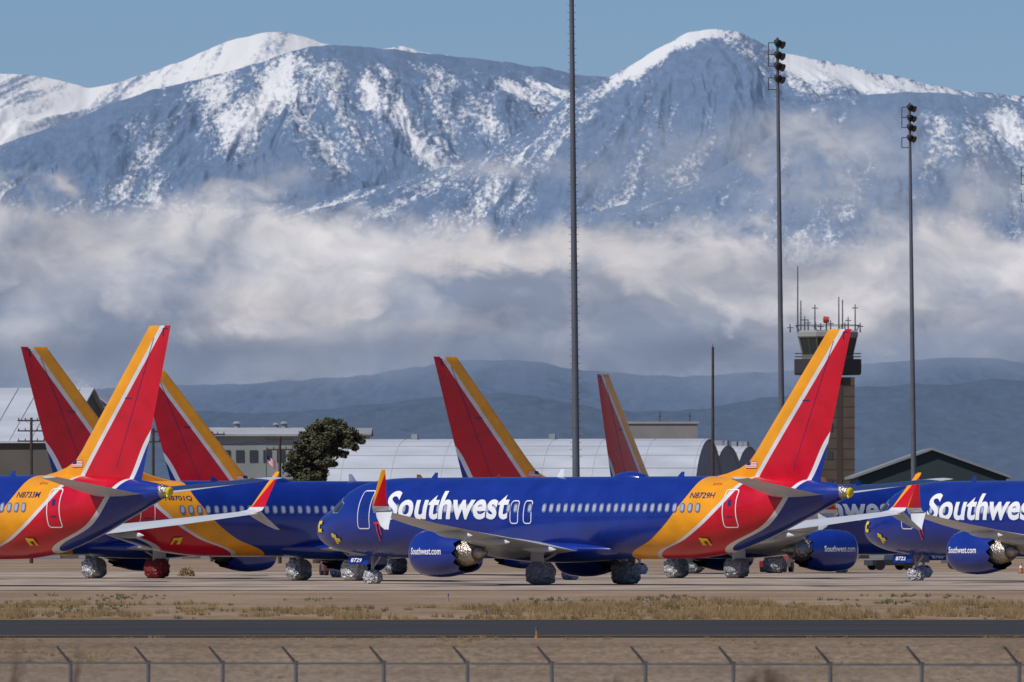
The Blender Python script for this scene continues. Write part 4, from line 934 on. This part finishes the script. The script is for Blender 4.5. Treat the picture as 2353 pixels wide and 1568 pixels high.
# ------------------------------------------------------------ ground vehicles
def vehicle(px, d, rot, L, Wd, Hh, body, label, name='service_truck'):
    r = bpy.data.objects.new(name, None); COL.objects.link(r); r.location = ((px-CX)*d/F, d, 0); r.rotation_euler = (0, 0, math.radians(rot)); r['label'] = label; r['category'] = 'truck'
    pr = [(-.5, .25), (-.5, .52), (-.05, .55), (.0, .95), (.22, 1.), (.33, .62), (.48, .55), (.5, .25)]
    mb = MB(); mb.loft([[(p[0]*L, y, p[1]*Hh) for p in pr] for y in (-Wd/2, Wd/2)]); mb.obj('body', body, r, False)
    for s in (-1, 1):
        mb = MB(); y = s*(Wd/2+.006); mb.add([(.03*L, y, .6*Hh), (.29*L, y, .6*Hh), (.21*L, y, .92*Hh), (.04*L, y, .9*Hh)], [(0, 1, 2, 3)]); mb.obj('window', M_glass, r, False)
        for x in (-.32, .32):
            mb = MB(); mb.tube((x*L, s*(Wd/2-.2), .34), (x*L, s*(Wd/2+.03), .34), .34, n=18); mb.obj('wheel', M_dark, r)
    mb = MB(); mb.box((.5*L-.02, -Wd/2+.1, .38*Hh), (.5*L+.04, Wd/2-.1, .5*Hh)); mb.obj('bumper', M_strut, r, False)
vehicle(2045, 700, 20, 3.2, 1.6, 1.3, mat('dark_truck_paint', (.03, .033, .045), .3), 'small dark service truck under the right airliner nose')
vehicle(1785, 660, 75, 3.0, 1.6, 1.4, mat('red_truck_paint', (.2, .015, .02), .3), 'small red service truck under the rear of the centre airliner')
vehicle(2240, 720, 170, 4.6, 1.8, 1.6, mat('grey_truck_paint', (.12, .125, .13), .3), 'grey pickup truck under the airliner at the right edge')
vehicle(770, 610, 100, 2.6, 1.5, 1.2, mat('maroon_tug_paint', (.15, .015, .02), .35), 'small maroon tug beneath the left airliners near the nose wheel', 'aircraft_tug')
d = 640; r = bpy.data.objects.new('traffic_cone', None); COL.objects.link(r); r.location = ((2346-CX)*d/F, d, 0); r['label'] = 'orange traffic cone at the right edge beyond the engine'; r['category'] = 'traffic cone'
mb = MB(); mb.box((-.2, -.2, .02), (.2, .2, .06)); mb.obj('base', M_lamp, r, False)
mb = MB(); mb.tube((0, 0, .06), (0, 0, .72), .15, .03, 16); mb.obj('cone', M_or, r)
mb = MB(); mb.tube((0, 0, .36), (0, 0, .5), .105, .075, 16); mb.obj('reflective_band', M_white, r)

# ------------------------------------------------------------ light, sky, camera
Ld = Vector((-.50, -.42, .76)).normalized()
sun = bpy.data.lights.new('sun', 'SUN'); sun.energy = 3.8; sun.angle = math.radians(.5); sun.color = (1, .945, .87)
so = bpy.data.objects.new('sun', sun); COL.objects.link(so); so.rotation_euler = (-Ld).to_track_quat('-Z', 'Y').to_euler(); so.location = (0, 0, 50)
wd = bpy.data.worlds.new('World'); SC.world = wd; wd.use_nodes = True; N = wd.node_tree.nodes; L = wd.node_tree.links; bg = N['Background']
sk = N.new('ShaderNodeTexSky'); sk.sky_type = 'NISHITA'; sk.sun_disc = False; sk.sun_elevation = math.asin(Ld.z); sk.sun_rotation = math.atan2(Ld.x, Ld.y)
sk.air_density = 1.0; sk.dust_density = .2; sk.ozone_density = 3.0; sk.altitude = 800
x = N.new('ShaderNodeMix'); x.data_type = 'RGBA'; x.blend_type = 'MULTIPLY'; x.inputs[0].default_value = 1; x.inputs[7].default_value = (.56, .71, 1.04, 1)
L.new(sk.outputs[0], x.inputs[6]); L.new(x.outputs[2], bg.inputs[0]); bg.inputs[1].default_value = .07
cam = bpy.data.cameras.new('camera'); co = bpy.data.objects.new('camera', cam); COL.objects.link(co); co.location = (0, 0, H); co.rotation_euler = (math.radians(90), 0, 0)
cam.sensor_width = 36; cam.lens = F/2353*36; cam.shift_y = (HY-784)/2353; cam.clip_start = 1; cam.clip_end = 80000
cam.dof.use_dof = True; cam.dof.focus_distance = 500; cam.dof.aperture_fstop = 5.6
SC.camera = co
SC.view_settings.view_transform = 'Standard'; SC.view_settings.look = 'None'; SC.view_settings.exposure = 0
